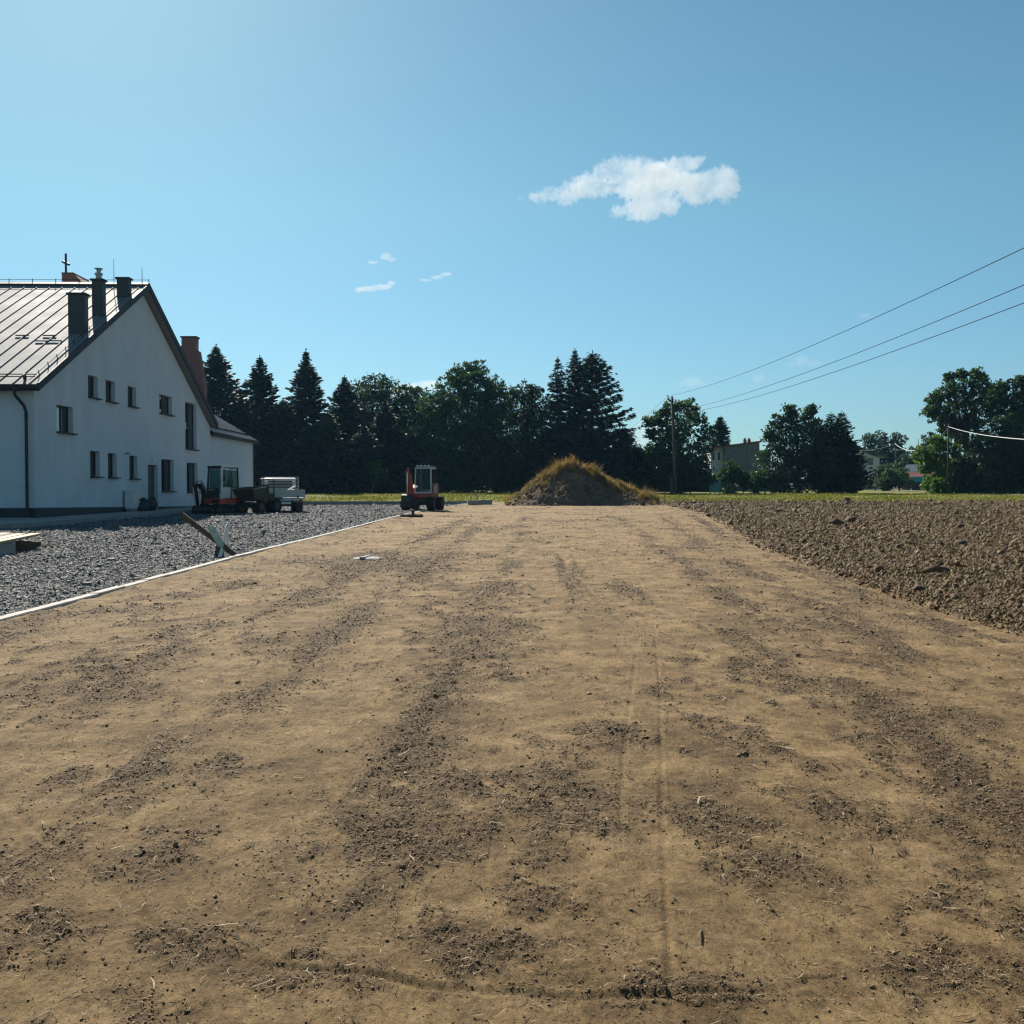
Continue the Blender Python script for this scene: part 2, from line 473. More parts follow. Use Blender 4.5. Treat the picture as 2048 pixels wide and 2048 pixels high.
# ------------------------------------------------------------------ ground
def ground_mat():
    m, nt, out = new_mat('meadow_ground')
    b = N(nt, 'ShaderNodeBsdfPrincipled', Roughness=.95); b.inputs['Specular IOR Level'].default_value = .15
    tc = N(nt, 'ShaderNodeTexCoord')
    n1 = N(nt, 'ShaderNodeTexNoise', Scale=.35, Detail=8., Roughness=.7); L(nt, tc.outputs['Object'], n1.inputs['Vector'])
    n2 = N(nt, 'ShaderNodeTexNoise', Scale=3.5, Detail=6., Roughness=.7); L(nt, tc.outputs['Object'], n2.inputs['Vector'])
    r = N(nt, 'ShaderNodeValToRGB'); e = r.color_ramp.elements
    e.new(.5)
    for i, (p, c) in enumerate([(.35, (.08, .10, .018)), (.5, (.155, .158, .03)), (.68, (.23, .18, .06))]):
        e[i].position = p; e[i].color = c4(c)
    mx = N(nt, 'ShaderNodeMath', operation='MULTIPLY_ADD'); mx.inputs[1].default_value = .45; 
    mm = N(nt, 'ShaderNodeMath', operation='MULTIPLY'); mm.inputs[1].default_value = .55
    L(nt, n1.outputs['Fac'], mm.inputs[0]); L(nt, n2.outputs['Fac'], mx.inputs[0]); L(nt, mm.outputs[0], mx.inputs[2])
    L(nt, mx.outputs[0], r.inputs['Fac']); L(nt, r.outputs['Color'], b.inputs['Base Color'])
    bp = N(nt, 'ShaderNodeBump', Strength=1., Distance=.12); L(nt, n2.outputs['Fac'], bp.inputs['Height']); L(nt, bp.outputs[0], b.inputs['Normal'])
    L(nt, b.outputs[0], out.inputs['Surface'])
    return m


def grid_faces(nr, nc):
    i = np.arange(nr - 1)[:, None] * nc + np.arange(nc - 1)[None]
    return np.stack([i, i + 1, i + nc + 1, i + nc], -1).reshape(-1, 4)


M['meadow'] = ground_mat()
ys = np.concatenate([np.linspace(-60, 70, 14), np.linspace(74, 180, 60), np.array([220, 300, 420, 560, 720])])
xs = np.concatenate([[-560, -400, -260, -150], np.linspace(-90, 110, 90), [160, 280, 420, 560]])
XX, YY = np.meshgrid(xs, ys)
ZZ = rise(YY) - .12 * (1 - sstep(84, 87, YY)) + .04 * (fbm(XX * .25, YY * .25, 3) - .5) * sstep(86, 90, YY)
struct(np_mesh('ground', np.stack([XX, YY, ZZ], -1).reshape(-1, 3), grid_faces(len(ys), len(xs)), M['meadow'], smooth=True))

# kerb line: left edge of the dirt yard
KP = np.array([(-5.45, -6), (-5.42, 0), (-5.36, 12), (-5.30, 22), (-5.02, 30), (-4.62, 50), (-3.75, 70), (-1.7, 84.4)])


def kx(Y): return np.interp(Y, KP[:, 1], KP[:, 0])


def fxb(Y): return np.interp(Y, [-6, 5, 10.7, 14.3, 24.6, 55, 81, 88], [5.0, 5.2, 5.6, 5.75, 6.75, 11.7, 13.8, 14.2])


# soil patches seen in the dirt, as places on the ground (x, y, rx, ry)
def gp(px, py, rx, ry):
    Y = 3072 / (py - 972.); p = at(px, py, Y)
    return (p.x, Y, rx * Y / 2048, ry * Y * Y / 3072)


PATCH = [gp(*q) for q in [(430, 1540, 75, 40), (330, 1700, 120, 45), (720, 1800, 80, 60), (790, 1690, 90, 25), (1060, 1800, 90, 45),
                          (980, 1900, 170, 55), (1150, 1600, 120, 60), (1430, 1640, 120, 60), (1690, 1640, 80, 50), (1480, 1290, 45, 60),
                          (740, 1125, 190, 28), (520, 1280, 70, 18), (620, 1200, 70, 16), (1560, 1740, 140, 70), (1870, 1960, 130, 70),
                          (1960, 1690, 100, 60), (150, 1550, 50, 22), (60, 1880, 130, 60), (1720, 1390, 100, 40), (1910, 1460, 110, 45),
                          (1240, 1480, 90, 30), (900, 1350, 90, 22), (1140, 1150, 30, 55), (380, 1900, 130, 50), (1330, 1980, 260, 40),
                          (230, 1380, 110, 25), (1010, 1250, 60, 25), (620, 1960, 150, 40), (1250, 1180, 40, 25), (1650, 1250, 60, 25)]]
RUTS = [([(.40, 2.2), (.54, 3.05), (.77, 4.6), (1.22, 7.4), (1.75, 11), (2.3, 16), (2.6, 22), (3.0, 40)], .012, .007),
        ([(.55, 4.4), (.75, 5.8), (1.35, 9.5), (2.2, 14.8), (2.9, 22), (3.2, 35)], .014, .006),
        ([(-1.0, 3.26), (-.45, 3.12), (-.2, 3.04), (.15, 2.99), (.5, 2.98), (.78, 3.01), (1.1, 3.09)], .018, .0105),
        ([(-2.6, 5.2), (-1.55, 3.95), (-1.17, 3.5), (-.9, 3.2)], .02, .010),
        ([(1.2, 17.5), (1.4, 19.5), (1.5, 22)], .07, .04),
        ([(-3.3, 3), (-2.9, 9), (-2.2, 20), (-1.2, 50)], .05, .008), ([(-2.0, 2), (-1.7, 9), (-1.1, 20), (-.2, 50)], .05, .008),
        ([(3.2, 4), (4.0, 12), (5.2, 25), (9, 55)], .06, .012), ([(4.3, 5), (5.0, 13), (6.1, 25), (10.6, 55)], .06, .012),
        ([(2.2, 3), (2.8, 9), (3.9, 22), (6.0, 50)], .05, .008), ([(-.6, 4), (-.2, 10), (.6, 24), (1.6, 50)], .05, .007)]


def rut_d(x, y, pts):
    best = np.full(x.shape, 9.)
    for (x0, y0), (x1, y1) in zip(pts[:-1], pts[1:]):
        dx, dy = x1 - x0, y1 - y0; t = np.clip(((x - x0) * dx + (y - y0) * dy) / (dx * dx + dy * dy), 0, 1)
        best = np.minimum(best, np.hypot(x - x0 - t * dx, y - y0 - t * dy))
    return best


def crumb(x, y):
    m = fbm(x * .9, y * .45, 11, 5, .62)
    fine = fbm(x * 8, y * 4.5, 51, 4, .65)
    v = sstep(.50, .74, m + (fine - .5) * .55) * .75
    p = np.zeros(x.shape)
    for (cx, cy, rx, ry) in PATCH:
        near = (np.abs(x - cx) < 2.6 * rx) & (np.abs(y - cy) < 2.6 * ry)
        if near.any():
            xx, yy = x[near], y[near]
            wob = (fbm(xx / rx * 1.9 + cx, yy / ry * 1.9 + cy, 5, 5, .7) - .5) * 2.6
            q = 1 - np.sqrt(((xx - cx) / rx) ** 2 + ((yy - cy) / ry) ** 2) + wob
            p[near] = np.maximum(p[near], sstep(-.45, 1.05, q))
    p = p * (.45 + .9 * fine)
    # loose soil left along the tracks
    for pts, wd, dp in RUTS[5:]:
        d = rut_d(x, y, pts); p = np.maximum(p, 1.0 * np.exp(-(d / (wd * 5.5)) ** 2) * sstep(.36, .62, fbm(x * 2.6, y * .8, 77, 5, .66)))
    return np.clip(np.maximum(v, p) + .25 * sstep(.52, .72, fine), 0, 1)


def dirt_h(x, y, cr):
    z = .045 * (fbm(x * .35, y * .3, 21, 3) - .5) + .035 * np.exp(-((x - kx(y)) / .35) ** 2)
    z = z + .022 * (fbm(x * 1.6, y * 1.3, 22, 4, .55) - .5) + .024 * (fbm(x * 3.3, y * 3.0, 24, 3, .6) - .5) + .016 * (fbm(x * 8, y * 7, 23, 3, .6) - .5)
    for pts, wd, dp in RUTS:
        d = rut_d(x, y, pts)
        g = np.exp(-(d / wd) ** 2) - .45 * np.exp(-((d - wd * 2.1) / (wd * .8)) ** 2)
        if wd < .03: cr = cr * (1 - .9 * np.exp(-(d / (wd * 1.6)) ** 2))
        if pts is RUTS[2][0]: g = g * (1 - sstep(.6, 1.1, x)) * sstep(-.95, -.6, x)
        z = z - dp * g * (.15 + 1.2 * fbm(x * 2.5, y * 2.5, 31, 4, .6))
    # crumbs: rounded lumps of a few centimetres where the soil is loose
    c1 = 1 - np.abs(2 * vn(x * 34, y * 34, 41) - 1); c2 = 1 - np.abs(2 * vn(x * 70 + 9, y * 70, 42) - 1)
    c0 = vn(x * 13, y * 13, 43)
    z = z + cr * (.012 * c1 + .006 * c2 + .014 * c0 - .010) + (1 - cr) * .0016 * c2
    # the dirt lies a touch below the kerb at its edge
    return z


def dirt_mat():
    m, nt, out = new_mat('compacted_dirt')
    b = N(nt, 'ShaderNodeBsdfPrincipled', Roughness=.92); b.inputs['Specular IOR Level'].default_value = .2
    tc = N(nt, 'ShaderNodeTexCoord'); O = tc.outputs['Object']
    a = N(nt, 'ShaderNodeAttribute', attribute_name='crumb')
    n1 = N(nt, 'ShaderNodeTexNoise', Scale=1.3, Detail=10., Roughness=.72); L(nt, O, n1.inputs['Vector'])
    mp = N(nt, 'ShaderNodeMapping'); mp.inputs['Scale'].default_value = (1.5, .8, 1.)
    L(nt, O, mp.inputs['Vector'])
    n2 = N(nt, 'ShaderNodeTexNoise', Scale=28., Detail=8., Roughness=.75); L(nt, mp.outputs[0], n2.inputs['Vector'])
    n3 = N(nt, 'ShaderNodeTexNoise', Scale=170., Detail=4., Roughness=.7); L(nt, O, n3.inputs['Vector'])
    r1 = N(nt, 'ShaderNodeValToRGB'); e = r1.color_ramp.elements; e.new(.5)
    for i, (p, c) in enumerate([(.33, (.150, .094, .039)), (.5, (.292, .193, .084)), (.66, (.415, .290, .146))]):
        e[i].position = p; e[i].color = c4(c)
    L(nt, n1.outputs['Fac'], r1.inputs['Fac'])
    r2 = N(nt, 'ShaderNodeValToRGB')
    r2.color_ramp.elements[0].position = .32; r2.color_ramp.elements[0].color = (.07, .044, .022, 1)
    r2.color_ramp.elements[1].position = .68; r2.color_ramp.elements[1].color = (.215, .145, .075, 1)
    L(nt, n2.outputs['Fac'], r2.inputs['Fac'])
    mx = N(nt, 'ShaderNodeMix', data_type='RGBA'); L(nt, a.outputs['Fac'], mx.inputs[0])
    L(nt, r1.outputs['Color'], mx.inputs[6]); L(nt, r2.outputs['Color'], mx.inputs[7])
    # darker blotches a hand or two across
    mp4 = N(nt, 'ShaderNodeMapping'); mp4.inputs['Scale'].default_value = (1., .62, 1.); L(nt, O, mp4.inputs['Vector'])
    n4 = N(nt, 'ShaderNodeTexNoise', Scale=5.5, Detail=9., Roughness=.74); L(nt, mp4.outputs[0], n4.inputs['Vector'])
    r4 = N(nt, 'ShaderNodeValToRGB'); r4.color_ramp.elements[0].position = .36; r4.color_ramp.elements[1].position = .55
    r4.color_ramp.elements[0].color = (.47, .43, .40, 1); r4.color_ramp.elements[1].color = (1, 1, 1, 1)
    L(nt, n4.outputs['Fac'], r4.inputs['Fac'])
    m4 = N(nt, 'ShaderNodeMix', data_type='RGBA', blend_type='MULTIPLY'); m4.inputs[0].default_value = .85
    L(nt, mx.outputs[2], m4.inputs[6]); L(nt, r4.outputs['Color'], m4.inputs[7])
    # thin brown litter flecks everywhere
    r3 = N(nt, 'ShaderNodeValToRGB'); r3.color_ramp.elements[0].position = .40; r3.color_ramp.elements[1].position = .56
    r3.color_ramp.elements[0].color = (.62, .58, .54, 1); r3.color_ramp.elements[1].color = (1, 1, 1, 1)
    L(nt, n2.outputs['Fac'], r3.inputs['Fac'])
    m2 = N(nt, 'ShaderNodeMix', data_type='RGBA', blend_type='MULTIPLY'); m2.inputs[0].default_value = .75
    L(nt, m4.outputs[2], m2.inputs[6]); L(nt, r3.outputs['Color'], m2.inputs[7])
    L(nt, m2.outputs[2], b.inputs['Base Color'])
    ad = N(nt, 'ShaderNodeMath', operation='MULTIPLY_ADD'); ad.inputs[1].default_value = .35
    L(nt, n3.outputs['Fac'], ad.inputs[0]); L(nt, n2.outputs['Fac'], ad.inputs[2])
    bp = N(nt, 'ShaderNodeBump', Strength=1., Distance=.026); L(nt, ad.outputs[0], bp.inputs['Height']); L(nt, bp.outputs[0], b.inputs['Normal'])
    L(nt, b.outputs[0], out.inputs['Surface'])
    return m


M['dirt'] = dirt_mat()
def dirt_patch(y0, y1, nr, nc, mid):
    yy = np.geomspace(y0, y1, nr)
    u = np.linspace(-1, 1, nc)
    u = np.sign(u) * np.abs(u) ** mid
    Y = np.repeat(yy[:, None], nc, 1)
    l = kx(yy) + .02; r = fxb(yy) + 1.2
    X = np.where(u[None] < 0, -u[None] * l[:, None] , u[None] * r[:, None])
    cr = crumb(X, Y); Z = dirt_h(X, Y, cr) + rise(Y) * sstep(75, 80, Y)
    return np.stack([X, Y, Z], -1).reshape(-1, 3), grid_faces(nr, nc), cr.ravel()


V1, F1, C1 = dirt_patch(1.2, 9.0, 620, 1300, 1.25)
V2, F2, C2 = dirt_patch(8.97, 86.5, 420, 700, 1.0)
V0 = np.array([(-5.44, -6, -.02), (5, -6, -.02), (5, 1.25, -.02), (-5.44, 1.25, -.02)])
V = np.concatenate([V1, V2, V0]); F = np.concatenate([F1, F2 + len(V1), np.array([[0, 1, 2, 3]]) + len(V1) + len(V2)])
struct(np_mesh('dirt_yard', V, F, M['dirt'], smooth=True, attr={'crumb': np.concatenate([C1, C2, np.zeros(4)])}))


def dz(x, y):
    c = crumb(x, y); return dirt_h(x, y, c) + rise(y) * sstep(75, 80, y), c


# loose crumbs, pebbles and straw lying on the dirt
n = 900000
yy = np.exp(rng.uniform(math.log(1.9), math.log(82), n)); xx = (rng.random(n) * 2 - 1) * (.62 * yy + .6)
ok = (xx > kx(yy) + .15) & (xx < fxb(yy) + .2); xx, yy = xx[ok], yy[ok]
z, c = dz(xx, yy)
keep = rng.random(len(xx)) < (c ** 1.5 * .72 + .014); xx, yy, z, c = xx[keep], yy[keep], z[keep], c[keep]
sz = np.exp(rng.normal(math.log(.0042), .42, len(xx))) * np.clip((yy / 4) ** .58, .75, 5)
V, F = pieces(np.stack([xx, yy, z + sz * .12], 1), sz, 'oct', .35, 1.6, .6)
M['crumbs'] = island_mat('loose_soil_crumbs', [(0.099, 0.059, 0.027), (0.169, 0.111, 0.054), (0.228, 0.150, 0.078), (0.139, 0.087, 0.041), (0.268, 0.188, 0.108)])
stuff(np_mesh('dirt_crumbs', V, F, M['crumbs']))

n = 260000
yy = np.exp(rng.uniform(math.log(1.9), math.log(80), n)); xx = (rng.random(n) * 2 - 1) * (.62 * yy + .6)
ok = (xx > kx(yy) + .1) & (xx < fxb(yy) + .4); xx, yy = xx[ok], yy[ok]
z, c = dz(xx, yy)
keep = rng.random(len(xx)) < (c * .75 + .25); xx, yy, z = xx[keep], yy[keep], z[keep]
n = len(xx)
ln = np.exp(rng.normal(math.log(.0180), .52, n)) * np.clip((yy / 4) ** .62, .8, 4.5); wd = ln * rng.uniform(.03, .09, n) + .0007 * np.clip(yy / 4, .6, 6)
V, F = flakes(np.stack([xx, yy, z + .004 + ln * .06], 1), ln, wd, rng.random(n) * PI, rng.normal(0, .18, n), rng.uniform(-.25, .25, n) * ln)
M['straw'] = island_mat('straw_bits', [(.045, .027, .014), (.08, .05, .025), (.06, .036, .018), (.15, .10, .05), (.10, .064, .03), (.12, .08, .04), (.07, .045, .022), (.27, .205, .115), (.42, .35, .23)], .8, .15)
stuff(np_mesh('straw_litter', V, F, M['straw']))

# ------------------------------------------------------------------ ploughed field
def field_h(x, y):
    e = sstep(-.35, 1.1, x - fxb(y) + .5 * (fbm(x * 1.2, y * .9, 61, 3) - .5))
    a = fbm(x * 1.5, y * 1.5, 62, 4, .6); b2 = 1 - np.abs(2 * fbm(x * 3.1, y * 3.1, 63, 3, .6) - 1)
    c = vn(x * 9, y * 9, 64)
    return e * (.005 + .12 * (a - .42) + .07 * (b2 - .6) + .03 * c), e


nr, nc = 560, 620
yy = np.geomspace(6.0, 87, nr); u = np.linspace(0, 1, nc) ** 1.8
Y = np.repeat(yy[:, None], nc, 1); X = (fxb(yy) - .55)[:, None] + u[None] * 75
Z, E = field_h(X, Y); Z = Z - .03 * (1 - E) + rise(Y)
def soil_mat():
    m, nt, out = new_mat('ploughed_soil')
    b = N(nt, 'ShaderNodeBsdfPrincipled', Roughness=.95); b.inputs['Specular IOR Level'].default_value = .2
    tc = N(nt, 'ShaderNodeTexCoord'); n = N(nt, 'ShaderNodeTexNoise', Scale=7., Detail=9., Roughness=.75); L(nt, tc.outputs['Object'], n.inputs['Vector'])
    r = N(nt, 'ShaderNodeValToRGB'); e = r.color_ramp.elements; e.new(.5)
    for i, (p, c) in enumerate([(.33, (.042, .025, .014)), (.5, (.085, .054, .03)), (.66, (.15, .10, .055))]):
        e[i].position = p; e[i].color = c4(c)
    L(nt, n.outputs['Fac'], r.inputs['Fac']); L(nt, r.outputs['Color'], b.inputs['Base Color'])
    bp = N(nt, 'ShaderNodeBump', Strength=1., Distance=.05); L(nt, n.outputs['Fac'], bp.inputs['Height']); L(nt, bp.outputs[0], b.inputs['Normal'])
    L(nt, b.outputs[0], out.inputs['Surface']); return m


M['soil'] = soil_mat()
struct(np_mesh('ploughed_field', np.stack([X, Y, Z], -1).reshape(-1, 3), grid_faces(nr, nc), M['soil'], smooth=True))
n = 300000
yy = np.exp(rng.uniform(math.log(8), math.log(86), n)); xx = fxb(yy) - .35 + rng.random(n) ** 1.1 * (.58 * yy + 2 - fxb(yy) + 1)
z, e = field_h(xx, yy)
keep = rng.random(n) < np.clip(e * 1.4, .06, 1); xx, yy, z = xx[keep], yy[keep], z[keep] + rise(yy[keep])
sz = np.exp(rng.normal(math.log(.0165), .5, len(xx))) * np.clip((yy / 14) ** .62, .8, 3.2)
V, F = pieces(np.stack([xx, yy, z + sz * .4], 1), sz, 'oct', .45, PI, .6)
M['clods'] = island_mat('soil_clods', [(0.048, 0.027, 0.012), (0.082, 0.046, 0.022), (0.124, 0.074, 0.034), (0.062, 0.036, 0.018), (0.157, 0.096, 0.046), (0.096, 0.054, 0.026)])
stuff(np_mesh('soil_clods', V, F, M['clods']))
n = 210000
yy = np.exp(rng.uniform(math.log(8), math.log(86), n)); xx = fxb(yy) - .3 + rng.random(n) * (.58 * yy + 2 - fxb(yy) + 1)
z, e = field_h(xx, yy); keep = rng.random(n) < e + .08; xx, yy, z = xx[keep], yy[keep], z[keep] + rise(yy[keep])
n = len(xx); f = np.clip((yy / 14) ** .62, .8, 3.2)
ln = rng.uniform(.03, .10, n) * f; wd = rng.uniform(.006, .018, n) * f
V, F = flakes(np.stack([xx, yy, z + ln * .25], 1), ln, wd, rng.random(n) * PI, rng.normal(0, .8, n), rng.uniform(-.2, .2, n) * ln, 1.2)
M['stubble'] = island_mat('stubble_stalks', [(0.084, 0.054, 0.026), (0.250, 0.168, 0.072), (0.173, 0.097, 0.037), (0.125, 0.081, 0.040), (0.348, 0.256, 0.127), (0.199, 0.156, 0.056), (0.109, 0.065, 0.030), (0.481, 0.373, 0.213)], .75)
stuff(np_mesh('stubble', V, F, M['stubble']))

# ------------------------------------------------------------------ gravel yard
def grav_mat():
    m, nt, out = new_mat('crushed_stone')
    b = N(nt, 'ShaderNodeBsdfPrincipled', Roughness=.85); b.inputs['Specular IOR Level'].default_value = .3
    tc = N(nt, 'ShaderNodeTexCoord'); v = N(nt, 'ShaderNodeTexVoronoi', Scale=18.); L(nt, tc.outputs['Object'], v.inputs['Vector'])
    r = N(nt, 'ShaderNodeValToRGB'); r.color_ramp.elements[0].color = (.03, .03, .03, 1); r.color_ramp.elements[1].color = (.12, .12, .118, 1)  # bed darker than the stones; shade in the gaps between them painted in
    L(nt, v.outputs['Color'], r.inputs['Fac']); L(nt, r.outputs['Color'], b.inputs['Base Color'])
    bp = N(nt, 'ShaderNodeBump', Strength=1., Distance=.05, invert=True); L(nt, v.outputs['Distance'], bp.inputs['Height']); L(nt, bp.outputs[0], b.inputs['Normal'])
    L(nt, b.outputs[0], out.inputs['Surface']); return m


def grav_h(x, y): return -.02 + .06 * (fbm(x * .5, y * .5, 71, 3) - .5)


M['gravel'] = grav_mat()
nr, nc = 240, 160
yy = np.geomspace(4, 81.5, nr); u = np.linspace(0, 1, nc)
Y = np.repeat(yy[:, None], nc, 1); X = kx(yy)[:, None] - .04 - u[None] * (40 + 0 * Y)
Z = grav_h(X, Y)
struct(np_mesh('gravel_yard', np.stack([X, Y, Z], -1).reshape(-1, 3), grid_faces(nr, nc)[:, ::-1], M['gravel'], smooth=True))
n = 430000
yy = np.exp(rng.uniform(math.log(8.5), math.log(80), n)); lim = np.maximum(-.56 * yy - 2, -17.2)
xx = kx(yy) - .06 - rng.random(n) * (kx(yy) - lim)
ok = lim < kx(yy) - .2; xx, yy = xx[ok], yy[ok]
sz = np.exp(rng.normal(math.log(.0170), .36, len(xx))) * np.clip((yy / 16) ** .55, .8, 2.0)
V, F = pieces(np.stack([xx, yy, grav_h(xx, yy) + sz * .35], 1), sz, 'cube', .45, PI, .5)
M['stones'] = island_mat('gravel_stones', [(0.063, 0.066, 0.068), (0.104, 0.105, 0.106), (0.152, 0.151, 0.146), (0.083, 0.085, 0.089), (0.195, 0.193, 0.185), (0.128, 0.127, 0.124)], .8, .25)
stuff(np_mesh('gravel_stones', V, F, M['stones']))

# kerbs
mb = MB()
seg = np.linspace(KP[0, 1], 84.2, 92)
for y0, y1 in zip(seg[:-1], seg[1:]):
    x0, x1 = float(kx(y0)), float(kx(y1))
    jz = random.uniform(-.006, .006)
    mb.bar((x0, y0 + .008, -.02 + jz + float(rise(y0))), (x1, y1 - .008, -.02 + jz + float(rise(y1))), .14, .16)
struct(mb.build('kerb', 'paleconcrete', bevel=.008))
mb = MB()
x0, x1 = -17.5, -1.8
for k in range(16):
    a = x0 + (x1 - x0) * k / 16; c = x0 + (x1 - x0) * (k + 1) / 16
    mb.box(((a + c) / 2, 81.8 + .15 * k / 16, .06), (c - a - .015, .18, .46))
struct(mb.build('kerb', 'dconcrete', bevel=.012))
mb = MB(); mb.box((-17.4, 58.5, .06), (2.16, 45.8, .30))
mb.box((-29, 40.4, .06), (21.2, 2.2, .34))
struct(mb.build('pavement', 'dconcrete', bevel=.01))

# grass strip tufts
n = 60000
yy = np.sqrt(rng.uniform(86.2 ** 2, 124 ** 2, n)); xx = rng.uniform(-.55, .6, n) * yy
keep = ~((xx > -1.0) & (xx < 13.2) & (yy < 88.5)); xx, yy = xx[keep], yy[keep]
dens = fbm(xx * .3, yy * .3, 81, 4); keep = rng.random(len(xx)) < sstep(.3, .6, dens) * .9 + .1; xx, yy = xx[keep], yy[keep]
n = len(xx)
V, F = blades(np.stack([xx, yy, rise(yy) - .02], 1), rng.uniform(.08, .22, n) * (.6 + 1.0 * fbm(xx * .12, yy * .12, 82, 3)), rng.uniform(.05, .12, n), .9)
stuff(np_mesh('grass', V, F, M['lawnblade']))

# dirt track at the right, beyond the meadow
pathw = [(gx(1752, 168), 168), (gx(1800, 164), 164), (gx(1860, 148), 150), (gx(1930, 128), 128), (gx(2048, 113), 113), (gx(2200, 104), 104)]
pathb = [(gx(1745, 172), 174), (gx(1810, 172), 173), (gx(1875, 152), 155), (gx(1940, 131), 131), (gx(2055, 115), 115), (gx(2210, 106), 106)]
vs = []
for a, c in zip(pathw, pathb):
    vs.append((a[0], a[1], float(rise(a[1])) + .05)); vs.append((c[0], c[1], float(rise(c[1])) + .05))
mb = MB(); mb.add(vs, [(2 * i, 2 * i + 2, 2 * i + 3, 2 * i + 1) for i in range(len(pathw) - 1)])
struct(mb.build('path', 'paleconcrete'))

#@@PART2@@
# ------------------------------------------------------------------ parish building
def atX(px, py, X):
    d = FWD + RIGHT * ((px - 1024) / 2048) - UP * ((py - 1024) / 2048)
    return CAM + d * ((X - CAM.x) / d.x)


class WB(MB):
    """MB in world coordinates: build() moves the mesh into its (unrotated) root's frame."""
    def __init__(self, root): super().__init__(); self.root = root

    def build(self, name, mat, parent=None, **k):
        l = self.root.location; self.v = [(p[0] - l.x, p[1] - l.y, p[2] - l.z) for p in self.v]
        return super().build(name, mat, parent or self.root, **k)


GX = -18.5
bld = thing('parish_house', 'long white rendered gabled house with pale metal roof beside the gravel yard', 'house', (GX, 41.8, 0))
WINS = [(113, 145.5, 809, 864), (175.8, 195.3, 749, 793.7), (211.2, 230, 759, 802), (255.3, 272, 771.3, 811.7), (318.6, 343.8, 787.5, 826.3),
        (370.2, 392.9, 803, 897.7), (180, 199.4, 901.4, 953.6), (215.5, 233.2, 906, 955.2), (258.7, 274.8, 910.7, 957.6),
        (322.4, 347.2, 917.9, 983), (373.3, 395, 924.7, 984.7)]
holes = []
for (a, c, t, b2) in WINS:
    p, q, s = atX(a, t, GX), atX(c, t, GX), atX(a, b2, GX)
    holes.append([p.y, q.y, s.z, p.z])
p, q, s = atX(295.7, 929.4, GX), atX(315, 929.4, GX), atX(296, 1016, GX)
DOOR = [p.y, q.y, .12, p.z]
outer = [(41.8, -.3), (67.6, -.3), (67.6, 5.36), (54.6, 11.78), (41.8, 5.36)]
rings = [[Vector((y, z, 0)) for y, z in outer]]
for h in holes + [DOOR]:
    rings.append([Vector((h[0], h[2], 0)), Vector((h[0], h[3], 0)), Vector((h[1], h[3], 0)), Vector((h[1], h[2], 0))])
flat = [v for r in rings for v in r]
tris = tessellate_polygon(rings)
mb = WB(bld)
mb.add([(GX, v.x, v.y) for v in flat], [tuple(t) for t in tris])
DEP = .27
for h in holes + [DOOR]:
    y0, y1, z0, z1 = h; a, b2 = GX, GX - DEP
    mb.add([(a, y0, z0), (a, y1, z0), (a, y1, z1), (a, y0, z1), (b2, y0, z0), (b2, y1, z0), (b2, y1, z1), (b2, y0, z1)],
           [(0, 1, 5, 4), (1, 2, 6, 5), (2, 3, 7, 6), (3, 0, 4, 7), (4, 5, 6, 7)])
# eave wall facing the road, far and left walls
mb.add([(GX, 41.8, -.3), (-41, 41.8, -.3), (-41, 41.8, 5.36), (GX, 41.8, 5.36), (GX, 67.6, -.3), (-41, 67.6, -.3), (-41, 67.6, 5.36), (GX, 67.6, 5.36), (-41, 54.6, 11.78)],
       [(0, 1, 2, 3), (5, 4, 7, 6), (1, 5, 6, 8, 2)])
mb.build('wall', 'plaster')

# plinth
mb = WB(bld)
def ptop(y): return .62 - (y - 41.8) * .017
for (a, c) in ((41.72, DOOR[0] - .02), (DOOR[1] + .02, 67.6)):
    mb.prism([(a, -.2), (c, -.2), (c, ptop(c)), (a, ptop(a))], 'x', GX - .02, GX + .045)
mb.box((-29.8, 41.755, .2), (22.5, .09, .82))
mb.build('plinth', 'plinth')

# windows and door
for i, (y0, y1, z0, z1) in enumerate(holes):
    xb = GX - DEP; f = .075
    mb = WB(bld)
    for (yc, zc, sy, sz) in (((y0 + y1) / 2, z1 - f / 2, y1 - y0, f), ((y0 + y1) / 2, z0 + f / 2, y1 - y0, f), (y0 + f / 2, (z0 + z1) / 2, f, z1 - z0 - 2 * f), (y1 - f / 2, (z0 + z1) / 2, f, z1 - z0 - 2 * f)):
        mb.box((xb + .035, yc, zc), (.066, sy - .004, sz - .004))
    if y1 - y0 > 1.5: mb.box((xb + .035, (y0 + y1) / 2 + .1, (z0 + z1) / 2), (.066, .10, z1 - z0 - 2 * f))
    if i == 5: mb.box((xb + .035, (y0 + y1) / 2, z0 + (z1 - z0) * .47), (.07, y1 - y0 - 2 * f, .09))
    fr = mb.build('window', 'frame')
    if i in (0, 4):
        ym = (y0 + y1) / 2 + (.10 if y1 - y0 > 1.5 else .0)
        mb = WB(bld); mb.box((xb + .02, (y0 + f + ym) / 2, (z0 + z1) / 2), (.018, ym - y0 - f, z1 - z0 - 1.6 * f)); mb.build('pane', 'glassbright', fr)
        mb = WB(bld); mb.box((xb + .02, (y1 - f + ym) / 2 + .005, (z0 + z1) / 2), (.018, y1 - ym - f - .02, z1 - z0 - 1.6 * f)); mb.build('pane', 'glass', fr)
    else:
        mb = WB(bld); mb.box((xb + .02, (y0 + y1) / 2, (z0 + z1) / 2), (.018, y1 - y0 - 1.6 * f, z1 - z0 - 1.6 * f)); mb.build('pane', 'glass', fr)
    mb = WB(bld); mb.box((GX - .05, (y0 + y1) / 2 + .05, z0 - .012), (.42, y1 - y0 + .16, .06)); mb.build('sill', 'trim', fr)
    if i == 5:
        mb = WB(bld); mb.box((xb + .075, y0 + .5, z0 + (z1 - z0) * .50), (.03, .55, .42)); mb.build('notice_sheet', 'whiteplastic', fr)
